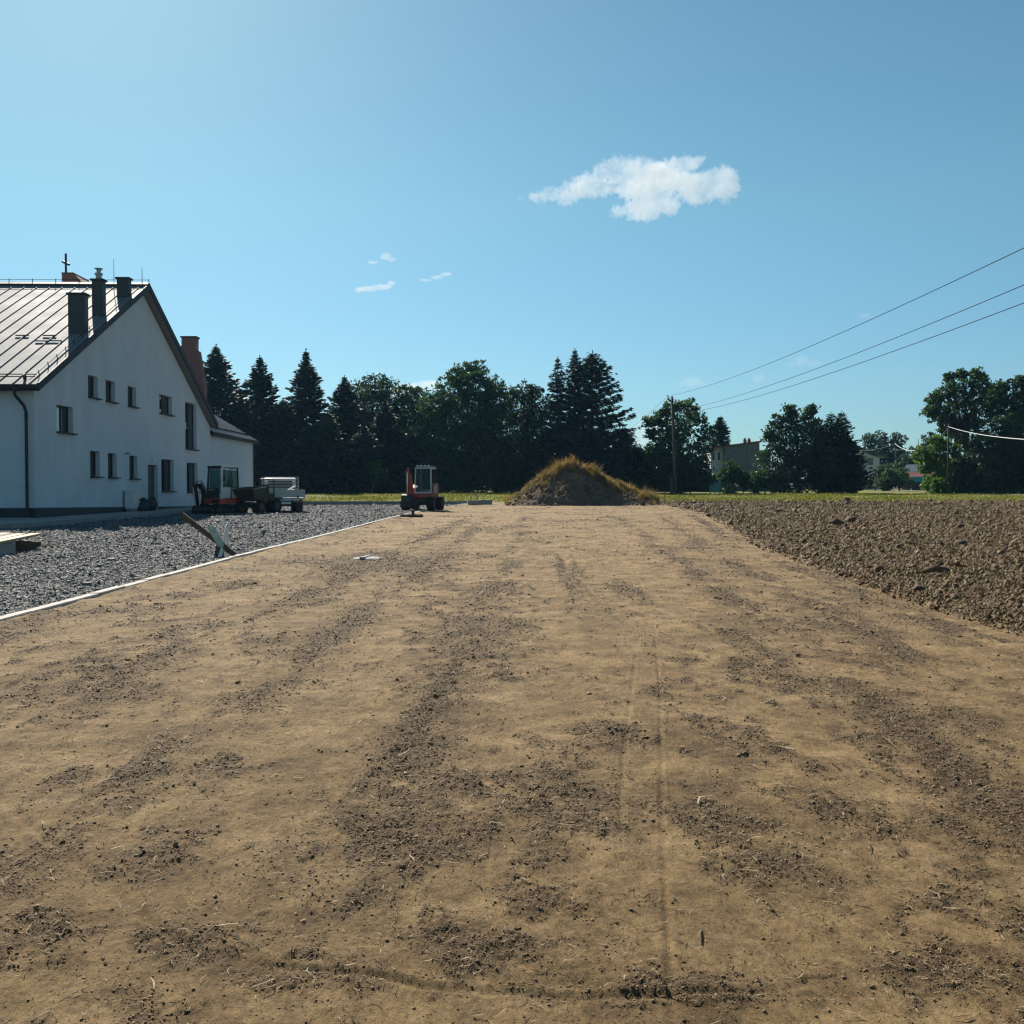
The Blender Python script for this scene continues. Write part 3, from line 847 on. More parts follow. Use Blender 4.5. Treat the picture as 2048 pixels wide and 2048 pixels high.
y0, y1, z0, z1 = DOOR
mb = WB(bld); mb.box((GX - DEP + .04, (y0 + y1) / 2, (z0 + z1) / 2), (.07, y1 - y0 - .02, z1 - z0 - .02))
mb.box((GX - DEP + .085, (y0 + y1) / 2, z0 + 1.6), (.02, y1 - y0 - .3, .9)); mb.box((GX - DEP + .085, (y0 + y1) / 2, z0 + .6), (.02, y1 - y0 - .3, .8))
dr = mb.build('door', 'frame', bevel=.006)
mb = WB(bld); mb.bar((GX - DEP + .14, y1 - .12, z0 + 1.0), (GX - DEP + .14, y1 - .28, z0 + 1.0), .025, .025); mb.build('handle', 'chrome', dr)
p = atX(305, 920, GX); mb = WB(bld); mb.box((GX + .06, p.y, p.z), (.12, .34, .18)); mb.build('wall_lamp', 'whiteplastic', bevel=.02)
p = atX(251, 907, GX); mb = WB(bld); mb.cyl((GX, p.y, p.z), (GX + .22, p.y, p.z), .06); mb.build('vent_stub', 'alu')

# roof: two slopes with standing seams
EY0, EY1, RY, EZ, RZ, RX0, RX1 = 41.25, 67.95, 54.6, 5.56, 12.1, -41.2, -18.1
mb = WB(bld)
mb.prism([(EY0, EZ - .22), (EY0, EZ), (RY, RZ), (EY1, EZ), (EY1, EZ - .22), (RY, RZ - .24)], 'x', RX0, RX1)
sl = (RZ - EZ) / (RY - EY0)
nrm = Vector((0, -sl, 1)).normalized(); upd = Vector((0, 1, sl)).normalized(); lenr = math.hypot(RY - EY0, RZ - EZ)
x = RX1 - .35
while x > RX0:
    for sgn in (0, 1):
        p0 = Vector((x, EY0 + .02, EZ)) if sgn == 0 else Vector((x, EY1 - .02, EZ))
        d = upd if sgn == 0 else Vector((0, -upd.y, upd.z)); nn = nrm if sgn == 0 else Vector((0, -nrm.y, nrm.z))
        mb.bar(p0 + nn * .025, p0 + d * (lenr - .12) + nn * .018, .04, .045, nn)
    x -= .655
roof = mb.build('roof', 'roofmetal')
mb = WB(bld); mb.prism([(RY - .28, RZ - .10), (RY - .28, RZ - .02), (RY, RZ + .13), (RY + .28, RZ - .02), (RY + .28, RZ - .10)], 'x', RX0, RX1 + .02); mb.build('ridge_cap', 'trim', roof)
mb = WB(bld)
for (ya, yb) in ((EY0 - .02, RY), (EY1 + .02, RY)):
    mb.prism([(ya, EZ - .28), (ya, EZ + .05), (yb, RZ + .07), (yb, RZ - .26)], 'x', RX1 - .02, RX1 + .05)
mb.build('verge_board', 'trim', roof)
# snow guard pipes, catch hooks, lightning wire on its holders
mb = WB(bld)
for k in (.42, .58):
    q = Vector((0, EY0, EZ)) + upd * k + nrm * (.16 if k < .5 else .2)
    mb.cyl((RX0, q.y, q.z), (RX1 - .25, q.y, q.z), .022, 6)
xx = RX1 - .7
while xx > RX0:
    q = Vector((xx, EY0, EZ)) + upd * .5; mb.bar(q, q + nrm * .24, .05, .22); xx -= 1.965
for (px, py, dl) in ((85, 684, 0), (110, 683, 0), (30, 658, 0), (86, 658, 0)):
    p = at(px, py, 46); k = (p.y - EY0) / upd.y
    q = Vector((p.x, EY0, EZ)) + upd * ((46 - EY0) / upd.y + (684 - py) * .03); mb.bar(q + nrm * .05 - Vector((.3, 0, 0)), q + nrm * .05 + Vector((.3, 0, 0)), .03, .05)
mb.build('snow_guard', 'trim', roof)
mb = WB(bld)
pts = []
for k in np.linspace(0, lenr - .1, 16): pts.append(Vector((RX1 - .32, EY0, EZ)) + upd * float(k) + nrm * .16)
mb.tube(pts, .012, 5)
for q in pts[1:8]: mb.bar(q - nrm * .16, q + nrm * .07, .03, .03)
pts = [(xx, RY, RZ + .25) for xx in np.linspace(RX0, RX1, 20)]; mb.tube(pts, .012, 5)
for q in pts[::1]: mb.bar((q[0], q[1], q[2] - .15), (q[0], q[1], q[2] + .05), .03, .03)
mb.build('lightning_wire', 'wire', roof)
# gutter and downpipe
mb = WB(bld)
mb.prism([(EY0 - .17, EZ - .02), (EY0 - .16, EZ - .16), (EY0 - .1, EZ - .25), (EY0 + .02, EZ - .27), (EY0 + .10, EZ - .25), (EY0 + .10, EZ - .03)], 'x', RX0, RX1 + .03)
mb.build('gutter', 'trim')
px = at(53, 900, 41.6).x
mb = WB(bld); mb.tube([(px - .28, EY0 - .03, EZ - .24), (px - .28, EY0 - .02, EZ - .42), (px - .05, 41.55, EZ - .85), (px, 41.6, EZ - 1.1), (px, 41.6, 3), (px, 41.6, .05)], .062, 10)
for z in (1.4, 2.9, 4.3): mb.cyl((px, 41.6, z), (px, 41.6, z + .05), .075)
mb.build('downpipe', 'trim')


def roofz(y): return EZ + (y - EY0) * sl if y < RY else RZ - (y - RY) * sl


def chimney(xl, xr, y, pxback, topy):
    X0, X1 = at(xl, topy, y).x, at(xr, topy, y).x; zt = at(xl, topy, y).z
    y1 = y + max(.5, (X1 - CAM.x) / ((pxback - 985) / 2048) - y)
    mb = WB(bld); mb.box(((X0 + X1) / 2, (y + y1) / 2, (roofz(y) - .25 + zt) / 2), (X1 - X0 - .08, y1 - y - .08, zt - roofz(y) + .2))
    for k in range(1, 4):
        zz = roofz(y) + (zt - roofz(y)) * k / 4; mb.box(((X0 + X1) / 2, (y + y1) / 2, zz), (X1 - X0 - .06, y1 - y - .06, .02))
    c = mb.build('chimney', 'stack')
    mb = WB(bld); mb.box(((X0 + X1) / 2, (y + y1) / 2, zt - .04), (X1 - X0 + .06, y1 - y + .06, .09)); mb.build('chimney_cap', 'trim', c, bevel=.012)
    return c, (X0 + X1) / 2, (y + y1) / 2, zt


chimney(133, 170, 47.0, 181, 585)
c2, cx, cy, zt = chimney(181, 206, 49.5, 224, 557)
mb = WB(bld); mb.cyl((cx, cy, zt), (cx, cy, zt + .3), .14, 12); mb.cyl((cx, cy, zt + .22), (cx, cy, zt + .30), .19, 12); mb.cyl((cx, cy, zt + .3), (cx, cy, zt + .46), .10, 10)
mb.cyl((cx, cy, zt + .50), (cx, cy, zt + .53), .2, 12)
for a in range(3): mb.cyl((cx + .12 * math.cos(a * 2.1), cy + .12 * math.sin(a * 2.1), zt + .4), (cx + .12 * math.cos(a * 2.1), cy + .12 * math.sin(a * 2.1), zt + .51), .012, 5)
mb.build('flue', 'alu', c2)
chimney(231, 258, 52.4, 266, 554)
p = at(298, 584, 56.4); mb = WB(bld); mb.cyl((p.x, p.y, roofz(56.4) - .1), (p.x, p.y, p.z), .085, 10); mb.cyl((p.x, p.y, p.z - .1), (p.x, p.y, p.z), .13, 10); mb.build('vent_pipe', 'trim')
for (px, y, t) in ((227.5, 53.2, 518), (284, 54.6, 534)):
    p = at(px, t, y); mb = WB(bld); mb.tube([(p.x, y, roofz(y)), (p.x, y, roofz(y) + .6), (p.x, y, p.z)], [.02, .016, .010], 6); mb.build('lightning_rod', 'wire')

# annex at the back with its tiled hipped roof
mb = WB(bld); mb.box((-27.55, 73.75, 2.3), (18.0, 12.3, 5.2)); o = mb.build('wall', 'plaster'); o['label'] = 'lower white back wing'
ny, nx = 300, 60
def annex_roof():
    V = []; F = []
    ex, ey1, ez = -18.3, 80.4, 5.0
    S = np.linspace(0, 9.5, nx); T = np.linspace(0, 1, ny)
    vv = np.zeros((nx, ny, 3))
    for i, s in enumerate(S):
        y0 = 67.62; y1 = ey1 - s
        Y = y0 + (y1 - y0) * T
        step = (s / .36) % 1
        z = ez + .70 * s + .035 * np.sin(Y * 2 * PI / .30) - .03 * step + .03
        vv[i, :, 0] = ex - s; vv[i, :, 1] = Y; vv[i, :, 2] = z
    V = vv.reshape(-1, 3); F = grid_faces(nx, ny)
    # hip end slope
    T2 = np.linspace(0, 1, 90); v2 = np.zeros((nx, 90, 3))
    for i, s in enumerate(S):
        X = (ex - s) + (-37 + s - (ex - s)) * T2
        v2[i, :, 0] = X; v2[i, :, 1] = ey1 - s; v2[i, :, 2] = ez + .70 * s + .035 * np.sin(X * 2 * PI / .3)
    return np.concatenate([V, v2.reshape(-1, 3)]), np.concatenate([F, grid_faces(nx, 90)[:, ::-1] + len(V)])
V, F = annex_roof()
ar = np_mesh('roof', V - np.array([GX, 41.8, 0]), F, M['tile'], bld, smooth=True); ar['label'] = 'dark tiled hipped roof of the back wing'
mb = WB(bld); mb.box((-18.32, 74.0, 4.88), (.16, 12.8, .2)); mb.build('gutter', 'trim')
mb = WB(bld)
for k in range(14):
    q = Vector((-18.85, 68.2 + k * .85, 5.42)); mb.box(q, (.1, .5, .16))
mb.build('snow_guard', 'trim', ar)
mb = WB(bld); mb.cyl((-18.46, 79.7, 0), (-18.46, 79.7, 4.8), .06, 8); mb.build('downpipe', 'trim')

# brick church behind the house, seen only above its roof
YC = 82.
p = at(250, 700, YC)
church = thing('brick_church', 'red brick church with a cross, rising behind the white house roof', 'church', (p.x, YC, 0))
def pw(px, py): q = at(px, py, YC); return (q.x, q.z)
mb = WB(church); gb = -.2
a, c = pw(124, 600), pw(182, 577)
mb.prism([(a[0], gb), (a[0], pw(124, 546)[1]), pw(147, 546), pw(171, 572), (pw(171, 572)[0], gb)], 'y', YC, YC + 3)
tw = mb.build('tower', 'brick')
mb = WB(church); q = [pw(123, 546.5), pw(123, 545), pw(147.5, 545), pw(149, 546.5)]; mb.prism(q, 'y', YC - .06, YC + 3.06); mb.build('tower_coping', 'trim', tw)
mb = WB(church); mb.prism([(pw(153, 600)[0], gb), pw(153, 555), pw(164, 557), pw(182, 578), (pw(186, 600)[0], gb)], 'y', YC + 3.3, YC + 8); mb.build('wall', 'brick')
mb = WB(church); mb.prism([(pw(345, 700)[0], gb), pw(345, 690), pw(359, 690), pw(359, 673), pw(388, 673), pw(388, 697), pw(393, 700), pw(405, 770), (pw(405, 770)[0], gb)], 'y', YC + .5, YC + 1.3); o = mb.build('tower', 'brick'); o['label'] = 'stepped brick stack on the right'
mb = WB(church); mb.prism([pw(357, 673.2), pw(357, 670.5), pw(390, 670.5), pw(390, 673.2)], 'y', YC + .4, YC + 1.4); mb.build('tower_coping', 'trim', o)
mb = WB(church); mb.prism([(pw(175, 700)[0], gb), pw(175, 705), pw(340, 705), (pw(340, 705)[0], gb)], 'y', YC + 1, YC + 3.4); mb.build('wall', 'brick')
ct, cb, cl, cr_ = at(132, 507, YC + 1), at(132, 547, YC + 1), at(124.5, 521, YC + 1), at(141, 531.5, YC + 1)
mb = WB(church); mb.box((cb.x, YC + 1, (ct.z + cb.z) / 2 - .05), (.13, .13, ct.z - cb.z + .1))
aw = Vector(((cr_.x - cl.x) * 1.3, -.8, 0)); mid = Vector((cb.x, YC + 1, (cl.z + cr_.z) / 2))
mb.bar(mid - aw * .5 + Vector((0, 0, .2)), mid + aw * .5 - Vector((0, 0, .2)), .14, .17); mb.build('cross', 'trim')

# ------------------------------------------------------------------ things by the house
p = atX(247, 1012, -18.44); q = atX(269, 988, -18.0)
box = thing('meter_box', 'white cabinet standing against the house wall left of the door', 'meter box', (-18.2, p.y + .55, .17))
mb = MB(); mb.box((0, 0, .62), (.42, 1.0, .86)); mb.build('cabinet', 'whiteplastic', box, bevel=.03)
mb = MB(); mb.box((0, 0, 1.07), (.48, 1.06, .06)); mb.build('lid', 'whiteplastic', box, bevel=.015)
mb = MB(); mb.box((0, 0, .12), (.3, .8, .24)); mb.build('plinth', 'dconcrete', box)
mb = MB(); mb.box((.22, 0, .62), (.012, .88, .72)); d = mb.build('door', 'white', box)
mb = MB(); mb.box((.235, .3, .62), (.03, .04, .12)); mb.build('handle', 'black', d)
for (px, lab, w_, h_) in ((285, 'dark sack slumped against the wall beside the white cabinet', .95, .62), (302, 'dark sack slumped at the foot of the house door', 1.05, .66)):
    q = atX(px, 1017, -17.95)
    mb = MB(); mb.blob((0, 0, h_ * .42), (.34, w_ * .55, h_ * .55), px, .13); mb.blob((.02, .12, h_ * .85), (.2, .25, h_ * .3), px + 1, .12)
    o = tag(mb.build('sack', 'sack', smooth=False), lab, 'sack', 'sacks by the house wall'); o.location = (-17.95, q.y, .19)

# timber on a concrete block at the left edge of the gravel
o = thing('concrete_block', 'grey concrete block under the timber at the gravel edge', 'block', (-10.85, 22.1, -.03))
mb = MB(); mb.box((0, 0, .16), (.9, .85, .32)); mb.build('block', 'dconcrete', o, bevel=.02)
o = thing('timber_stack', 'yellow planks lying across the concrete block on the gravel', 'timber', (-10.9, 23.0, 0))
for k in range(4):
    mb = MB(); x0 = .62 - k * .25; mb.bar((x0, -2.0 + random.uniform(-.2, .2), .325 + .004 * k), (x0 - .85, 2.05 + random.uniform(-.25, .2), .325 + .004 * k), .235, .05); mb.build('plank', 'wood_new' if k != 2 else 'wood_dark', o)
for (dx, dy, ln, z, a) in ((.12, .35, .62, .20, .5), (-.02, .75, .8, .06, .8), (.10, 1.05, .5, .15, .3), (-.25, 1.5, .7, .10, .6)):
    mb = MB(); mb.box((dx, dy, z), (ln, .14, .12), a); mb.build('bearer', 'wood_dark', o)

# crooked wooden barrier by the kerb
Yb = 21.8
g0 = at(440, 1130, Yb)
tr = thing('wooden_barrier', 'crooked barrier of crossed old planks and a pale pole beside the kerb', 'barrier', (g0.x, Yb, 0))
def lp(px, py, dy=0.): q = at(px, py, Yb + dy); return Vector((q.x - g0.x, dy, q.z))
mb = MB(); mb.bar(lp(363, 1029, .3), lp(478, 1116, -.1), .04, .115, (0, 0, 1)); mb.build('plank', 'wood_dark', tr, bevel=.006)
mb = MB()
A, B_, C_, D_ = lp(415, 1053, -.02), lp(428, 1052, .1), lp(452, 1092, .0), lp(438, 1093, -.12)
nn = (B_ - A).cross(D_ - A).normalized() * .03
mb.add([A, B_, C_, D_, A + nn, B_ + nn, C_ + nn, D_ + nn], [(0, 1, 2, 3), (7, 6, 5, 4), (0, 4, 5, 1), (1, 5, 6, 2), (2, 6, 7, 3), (3, 7, 4, 0)]); o = mb.build('board', 'wood_pale', tr)
mb = MB(); mb.tube([lp(458, 1044, .12), lp(453, 1064, .1), lp(449, 1084, .06), lp(442, 1105, .0), lp(435, 1129, -.12), lp(434.5, 1132, -.13)], [.036, .048, .045, .042, .038, .035], 8); mb.build('pole', 'birch', tr, smooth=True)
mb = MB(); mb.bar(lp(438, 1090, .02), lp(430, 1132, -.02), .10, .05, (0, -1, 0)); mb.build('leg', 'wood_dark', tr)
mb = MB(); mb.bar(lp(446, 1095, .06), lp(444, 1128, .35), .05, .045, (0, -1, 0)); mb.build('brace', 'wood_dark', tr)

# manhole cover, pipe stub, hoop and kerb blocks
p = at(735, 1120, 20.8); zc = float(dz(np.array([p.x]), np.array([20.8]))[0][0])
mh = thing('manhole_cover', 'white round shaft cover lying loose in the dirt yard', 'manhole cover', (p.x, 20.8, zc))
mb = MB()
for k, (r0, r1, z0, z1) in enumerate([(.32, .30, -.03, .02), (.30, .24, .02, .04), (.24, .02, .04, .05)]):
    mb.cyl((0, 0, z0), (0, 0, z1), r0, 28, r1, caps=(k == 2))
mb.build('lid', 'concrete', mh)
mb = MB(); mb.bar((-.08, -.3, .04), (.0, .3, .042), .09, .05); mb.build('rib', 'dconcrete', mh)
p = at(826, 1036, 49.5); 
st = thing('pipe_stub', 'short dark pipe stub sticking out of clods by the kerb', 'pipe', (p.x, 49.5, 0))
mb = MB(); mb.cyl((0, 0, -.05), (.0, 0, .34), .075, 12); mb.cyl((0, 0, .28), (0, 0, .35), .09, 12); mb.build('pipe', 'black', st)
mb = MB()
for k in range(10):
    a = k * .63; mb.blob((math.cos(a) * .28 * (1 + .4 * (k % 3)), math.sin(a) * .22, .05), (.16, .15, .09), k, .2)
mb.build('loose_soil', 'soil', st)
p = at(948, 1009, 78)
o = thing('pipe_hoop', 'thin grey hoop of bent pipe standing upright by the blocks', 'hoop', (p.x, 78, .03))
mb = MB(); pts = []
for k in range(25):
    a = -PI / 2 - 1.1 + (2 * PI - .0) * 0 + (2 * PI * .5 + 2.2) * k / 24 - .0
    a = R(-20) + R(220) * k / 24; pts.append((.24 * math.cos(a), 0, .50 + .36 * math.sin(a)))
pts = [(.17, 0, -.05), (.2, 0, .2)] + pts + [(-.2, 0, .2), (-.17, 0, -.05)]
mb.tube(pts, .035, 8); mb.build('pipe', 'dconcrete', o, smooth=True)
for k, (px, lab, s) in enumerate(((948, 'grey kerb block just behind the bent pipe hoop', (1.0, .5, .36)), (972, 'grey kerb block nearest the soil mound', (.9, .5, .38)))):
    p = at(px, 1008, 79.5)
    o = thing('kerb_block', lab, 'block', (p.x, 79.6 + k * .6, .04), .12, 'spare kerb blocks'); mb = MB(); mb.box((0, 0, s[2] / 2), s); mb.build('block', 'concrete', o, bevel=.02)
p = at(1328, 1003, 86); o = thing('marker_stake', 'thin dark stake standing in the grass right of the mound', 'stake', (p.x, 86, float(rise(86))))
mb = MB(); mb.bar((0, 0, -.1), (.08, 0, .95), .06, .06, (0, 1, 0)); mb.build('post', 'wood_dark', o)
mb = MB(); mb.bar((.055, 0, .8), (.085, 0, .97), .065, .065, (0, 1, 0)); mb.build('tip', 'black', o)
p = at(1694, 1003, 86.2); mb = MB(); mb.blob((0, 0, .18), (.30, .25, .26), 5, .16); mb.blob((.25, 0, .06), (.2, .2, .12), 6, .2)
o = tag(mb.build('soil_lump', 'soil'), 'single dark lump of earth on the far edge of the ploughed field', 'clod'); o.location = (p.x, 86.2, .1)

# ------------------------------------------------------------------ soil mound
Ym = 81.5
mc = at(1150, 1006, Ym)
mound = thing('soil_mound', 'big heap of dug earth topped with dry grass at the end of the yard', 'earth mound', (mc.x, Ym, 0))
prof_x = np.array([998, 1012, 1030, 1056, 1078, 1097, 1118, 1148, 1174, 1197, 1222, 1248, 1280, 1310, 1332]); prof_y = np.array([1009, 1003, 990, 967, 952, 941, 931, 917, 930, 942, 956, 970, 986, 1000, 1008])
S = Ym / 2048
def mound_h(x, y):
    px = 1150 + x / S
    ridge = np.interp(px, prof_x, 1008.5 - prof_y) * S * .94
    d = np.abs(y) / 4.2
    a = ridge * np.clip(1 - d ** 1.25, 0, 1)
    n1 = fbm(x * .9 + 3, y * .9, 91, 5, .6); gul = 1 - np.abs(2 * fbm(x * 1.3 + y * .35, y * .45, 92, 3) - 1)
    a = a + (a > .02) * ((n1 - .5) * .5 * np.clip(a, 0, 1) - .55 * (gul - .6) * np.clip(a * .8, 0, 1) * (d > .12))
    lumps = fbm(x * 3.2, y * 3.2, 93, 4, .65)
    return a + (lumps - .45) * .46 * np.clip(a * 2 + .1, 0, 1)
gxx = np.linspace(-6.8, 7.8, 350); gyy = np.linspace(-4.6, 4.6, 220); XX, YY = np.meshgrid(gxx, gyy)
ZZ = mound_h(XX, YY) - .04 + .25 * 0
def mound_mat():
    m, nt, out = new_mat('mound_earth')
    b = N(nt, 'ShaderNodeBsdfPrincipled', Roughness=.95); b.inputs['Specular IOR Level'].default_value = .15
    tc = N(nt, 'ShaderNodeTexCoord'); n = N(nt, 'ShaderNodeTexNoise', Scale=2.2, Detail=10., Roughness=.72); L(nt, tc.outputs['Object'], n.inputs['Vector'])
    r = N(nt, 'ShaderNodeValToRGB'); e = r.color_ramp.elements; e.new(.5)
    for i, (p, c) in enumerate([(.34, (.085, .06, .038)), (.5, (.15, .108, .07)), (.66, (.205, .152, .10))]):
        e[i].position = p; e[i].color = c4(c)
    L(nt, n.outputs['Fac'], r.inputs['Fac']); L(nt, r.outputs['Color'], b.inputs['Base Color'])
    bp = N(nt, 'ShaderNodeBump', Strength=1., Distance=.12); L(nt, n.outputs['Fac'], bp.inputs['Height']); L(nt, bp.outputs[0], b.inputs['Normal'])
    L(nt, b.outputs[0], out.inputs['Surface']); return m
M['mound'] = mound_mat()
np_mesh('earth', np.stack([XX, YY, ZZ], -1).reshape(-1, 3), grid_faces(220, 350), M['mound'], mound, smooth=True)
n = 420; xx = rng.uniform(-5.6, 6.4, n); yy = rng.uniform(-4.4, -.5, n); z = mound_h(xx, yy); k = (z > .0) & (rng.random(n) < np.clip(1.1 - z / 3, .15, 1)); xx, yy, z = xx[k], yy[k], z[k]
sz = np.exp(rng.normal(math.log(.065), .5, len(xx))); V, F = pieces(np.stack([xx, yy, z + sz * .1], 1), sz, 'oct', .4, PI, .7)
o = stuff(np_mesh('clods', V, F, M['clods'], mound))
def mound_grass(name, n, cond, h0, h1, mat, lean):
    xx = rng.uniform(-5.6, 6.6, n); yy = rng.normal(-.2, 1.5, n); z = mound_h(xx, yy); k = cond(xx, yy, z) & (z > .12); xx, yy, z = xx[k], yy[k], z[k]; n = len(xx)
    clump = .05 + 1.7 * fbm(xx * 1.7, yy * 1.7, 95, 4) ** 1.4
    V, F = blades(np.stack([xx, yy, z - .05], 1), rng.uniform(h0, h1, n) * clump, rng.uniform(.018, .045, n), lean)
    stuff(np_mesh(name, V, F, M[mat], mound))
mound_grass('dry_grass', 15000, lambda x, y, z: (y > -.75 - .9 * sstep(.2, 1.6, x) + 1.6 * (fbm(x * .9, y * .9, 97) - .5)) & (rng.random(len(x)) < sstep(.15, .6, fbm(x * 1.1, y * 1.1, 96, 4)) ) & (rng.random(len(x)) < .35 + .65 * sstep(-3.4, -1.0, x)), .22, .85, 'drygrass', .8)
mound_grass('dry_grass', 12000, lambda x, y, z: (y < -.5) & (rng.random(len(x)) < sstep(.38, .70, fbm(x * 1.6, y * 1.2, 196, 4))), .12, .4, 'drygrass', 1.6)
mound_grass('green_weeds', 9000, lambda x, y, z: (x > .9 + .8 * (fbm(x, y, 98) - .5)) & (y > -1.7), .2, .62, 'weedgrass', .8)
mound_grass('green_weeds', 3000, lambda x, y, z: (x < -2.0) & (y > -1.4), .2, .5, 'weedgrass', .8)
#@@PART3@@
# ------------------------------------------------------------------ excavators
def wheel_parts(root, x, y, r, w, hub='steel', tread=True, name='wheel', inner=.55):
    mb = MB(); mb.ring((x, y, r), 'x', r * .74, r * .26, 30, 10, sx=w / (2 * r * .26), sz=1.)
    if tread:
        for k in range(22):
            a = 2 * PI * k / 22
            for s in (-1, 1):
                c = Vector((x + s * w * .24, y + math.cos(a + s * .07) * r * .985, r + math.sin(a + s * .07) * r * .985))
                mb.box(c, (w * .42, .035, r * .1), Matrix.Rotation(a - PI / 2, 3, 'X'))
    t = mb.build(name, 'rubber', root, smooth=False)
    mb = MB(); mb.cyl((x - w * .36, y, r), (x + w * .36, y, r), r * inner, 20); mb.cyl((x - w * .42, y, r), (x + w * .42, y, r), r * .2, 12)
    mb.build('rim', hub, t)
    return t


def excavator(loc, rz, kind, label):
    E = thing('excavator', label, 'excavator', loc, rz)
    wh = kind == 'wheeled'
    paint = 'red' if wh else 'orange'
    up = .14 if wh else 0.
    # undercarriage
    if wh:
        for x in (-.80, .80):
            for y in (-.95, .95): wheel_parts(E, x, y, .41, .46)
        mb = MB(); mb.box((0, 0, .52), (.85, 2.3, .26)); mb.box((0, .95, .42), (1.3, .2, .2)); mb.box((0, -.95, .42), (1.3, .2, .2)); mb.box((0, 1.28, .62), (1.5, .30, .10)); mb.box((0, -1.28, .62), (1.5, .3, .1))
        for x in (-.8, .8):
            mb.box((x, .0, .80), (.5, 2.6, .05))
        mb.build('chassis', 'steel', E, bevel=.015)
        mb = MB(); mb.prism([(1.42, .18), (1.50, .16), (1.56, .34), (1.50, .55), (1.44, .55), (1.47, .34)], 'x', -.15, .98); mb.build('blade', 'steel', E)
    else:
        for x in (-.62, .62):
            pr = [(-.95 + .22 * math.cos(a), .23 + .22 * math.sin(a)) for a in np.linspace(PI / 2, 3 * PI / 2, 9)] + [(.85 + .22 * math.cos(a), .23 + .22 * math.sin(a)) for a in np.linspace(-PI / 2, PI / 2, 9)]
            mb = MB(); mb.prism(pr, 'x', x - .16, x + .16)
            for k in range(17):
                y = -.95 + 1.8 * k / 16; mb.box((x, y, .455), (.33, .045, .03)); mb.box((x, y, .012), (.33, .045, .03))
            for a in np.linspace(-PI / 2, PI / 2, 7): mb.box((x, .85 + .225 * math.cos(a), .23 + .225 * math.sin(a)), (.33, .045, .03), Matrix.Rotation(a - PI / 2, 3, 'X'))
            t = mb.build('track', 'rubber', E)
            mb = MB()
            for y in (-.95, -.4, 0, .4, .85): mb.cyl((x - .175, y, .23), (x + .175, y, .23), .14 if abs(y) > .5 else .08, 14)
            mb.build('roller', 'steel', t)
        mb = MB(); mb.box((0, 0, .36), (.95, 1.1, .26)); mb.build('chassis', 'steel', E, bevel=.02)
        mb = MB(); mb.prism([(1.28, .05), (1.34, .03), (1.40, .20), (1.33, .40), (1.27, .40), (1.31, .20)], 'x', -.76, .76); mb.bar((-.35, .5, .32), (-.35, 1.3, .22), .1, .12); mb.bar((.35, .5, .32), (.35, 1.3, .22), .1, .12); mb.build('blade', 'steel', E)
    mb = MB(); mb.cyl((0, 0, .46 + up), (0, 0, .62 + up), .46, 24); mb.build('turntable', 'steel', E)
    b0 = .60 + up if wh else .53
    # upper body: deck, tail with counterweight, side pods
    mb = MB()
    mb.prism([(-.72, .82), (.72, .82), (.80, .5), (.80, -.75), (.6, -1.05), (.25, -1.18), (-.25, -1.18), (-.6, -1.05), (-.80, -.75), (-.80, .5)], 'z', b0, b0 + .30)
    mb.build('body', paint, E, bevel=.025)
    mb = MB()
    mb.prism([(-.60, b0 + .30), (-1.05, b0 + .30), (-1.13, b0 + .45), (-1.08, b0 + .80), (-.95, b0 + .92), (-.60, b0 + .95)], 'x', -.72, .74); mb.build('engine_cover', paint if wh else 'white', E, bevel=.04)
    mb = MB(); mb.prism([(-.6, b0 + .3), (.35, b0 + .3), (.15, b0 + .62), (-.6, b0 + .85)], 'x', .36, .78); mb.build('side_cover', paint if wh else 'olive', E, bevel=.04)
    # cab
    x0, x1, y0, y1, z0, z1 = (-.70, .30, -.55, .72, b0 + .30, b0 + (1.86 if wh else 1.93))
    fr = 'white'
    fm = 'white' if wh else 'black'
    mb = MB(); pw_ = .055 if wh else .075
    pts = {'fl': (x0, y1), 'fr': (x1, y1), 'bl': (x0, y0), 'br': (x1, y0)}
    for kx_, (x, y) in pts.items():
        tx = x * .94 - .01; ty = y - (.10 if y > 0 else -.04)
        mb.bar((x, y, z0), (tx, ty, z1), pw_, pw_, (0, 1, 0))
    mb.box(((x0 + x1) / 2, y1, z0 + .04), (x1 - x0 - .08, .075, .08)); mb.box(((x0 + x1) / 2, y0, z0 + .25), (x1 - x0, .06, .5))
    mb.box(((x0 + x1) / 2, y1 - .10, z1 - .03), (x1 - x0 - .1, .07, .06)); mb.box((x0 + .02, (y0 + y1) / 2 - .03, z1 - .03), (.07, y1 - y0 - .15, .06)); mb.box((x1 - .04, (y0 + y1) / 2 - .03, z1 - .03), (.07, y1 - y0 - .15, .06))
    mb.bar((x0, .02, z0), (x0 + .03, .0, z1), .06, .06, (0, 1, 0))
    cabf = mb.build('cab', fm, E, bevel=.012)
    if not wh:
        mb = MB(); mb.box((-.2, y1 + .035, z0 + .22), (.86, .03, .42)); mb.build('front_panel', 'steel', cabf, bevel=.01)
        mb = MB(); mb.bar((x0 - .01, y1 + .01, z0), (x0 * .94 - .02, y1 - .09, z1), .10, .10, (0, 1, 0)); mb.build('corner_post', 'white', cabf)
    mb = MB()
    for (yc, w_) in ((.35, .52), (-.26, .46)):
        for (a_, b_, sy, sz) in ((yc, z0 + .60, w_, .035), (yc, z0 + 1.455, w_, .035), (yc - w_ / 2, z0 + 1.03, .035, .86), (yc + w_ / 2, z0 + 1.03, .035, .86)): mb.box((x0 - .022, a_, b_), (.02, sy, sz))
    mb.build('seal', 'black', cabf)
    mb = MB()
    yf = y1 - .04
    mb.add([(x0 + .05, yf + .03, z0 + .08), (x1 - .05, yf + .03, z0 + .08), (x1 - .09, yf - .06, z1 - .06), (x0 + .05, yf - .06, z1 - .06)], [(0, 1, 2, 3)])
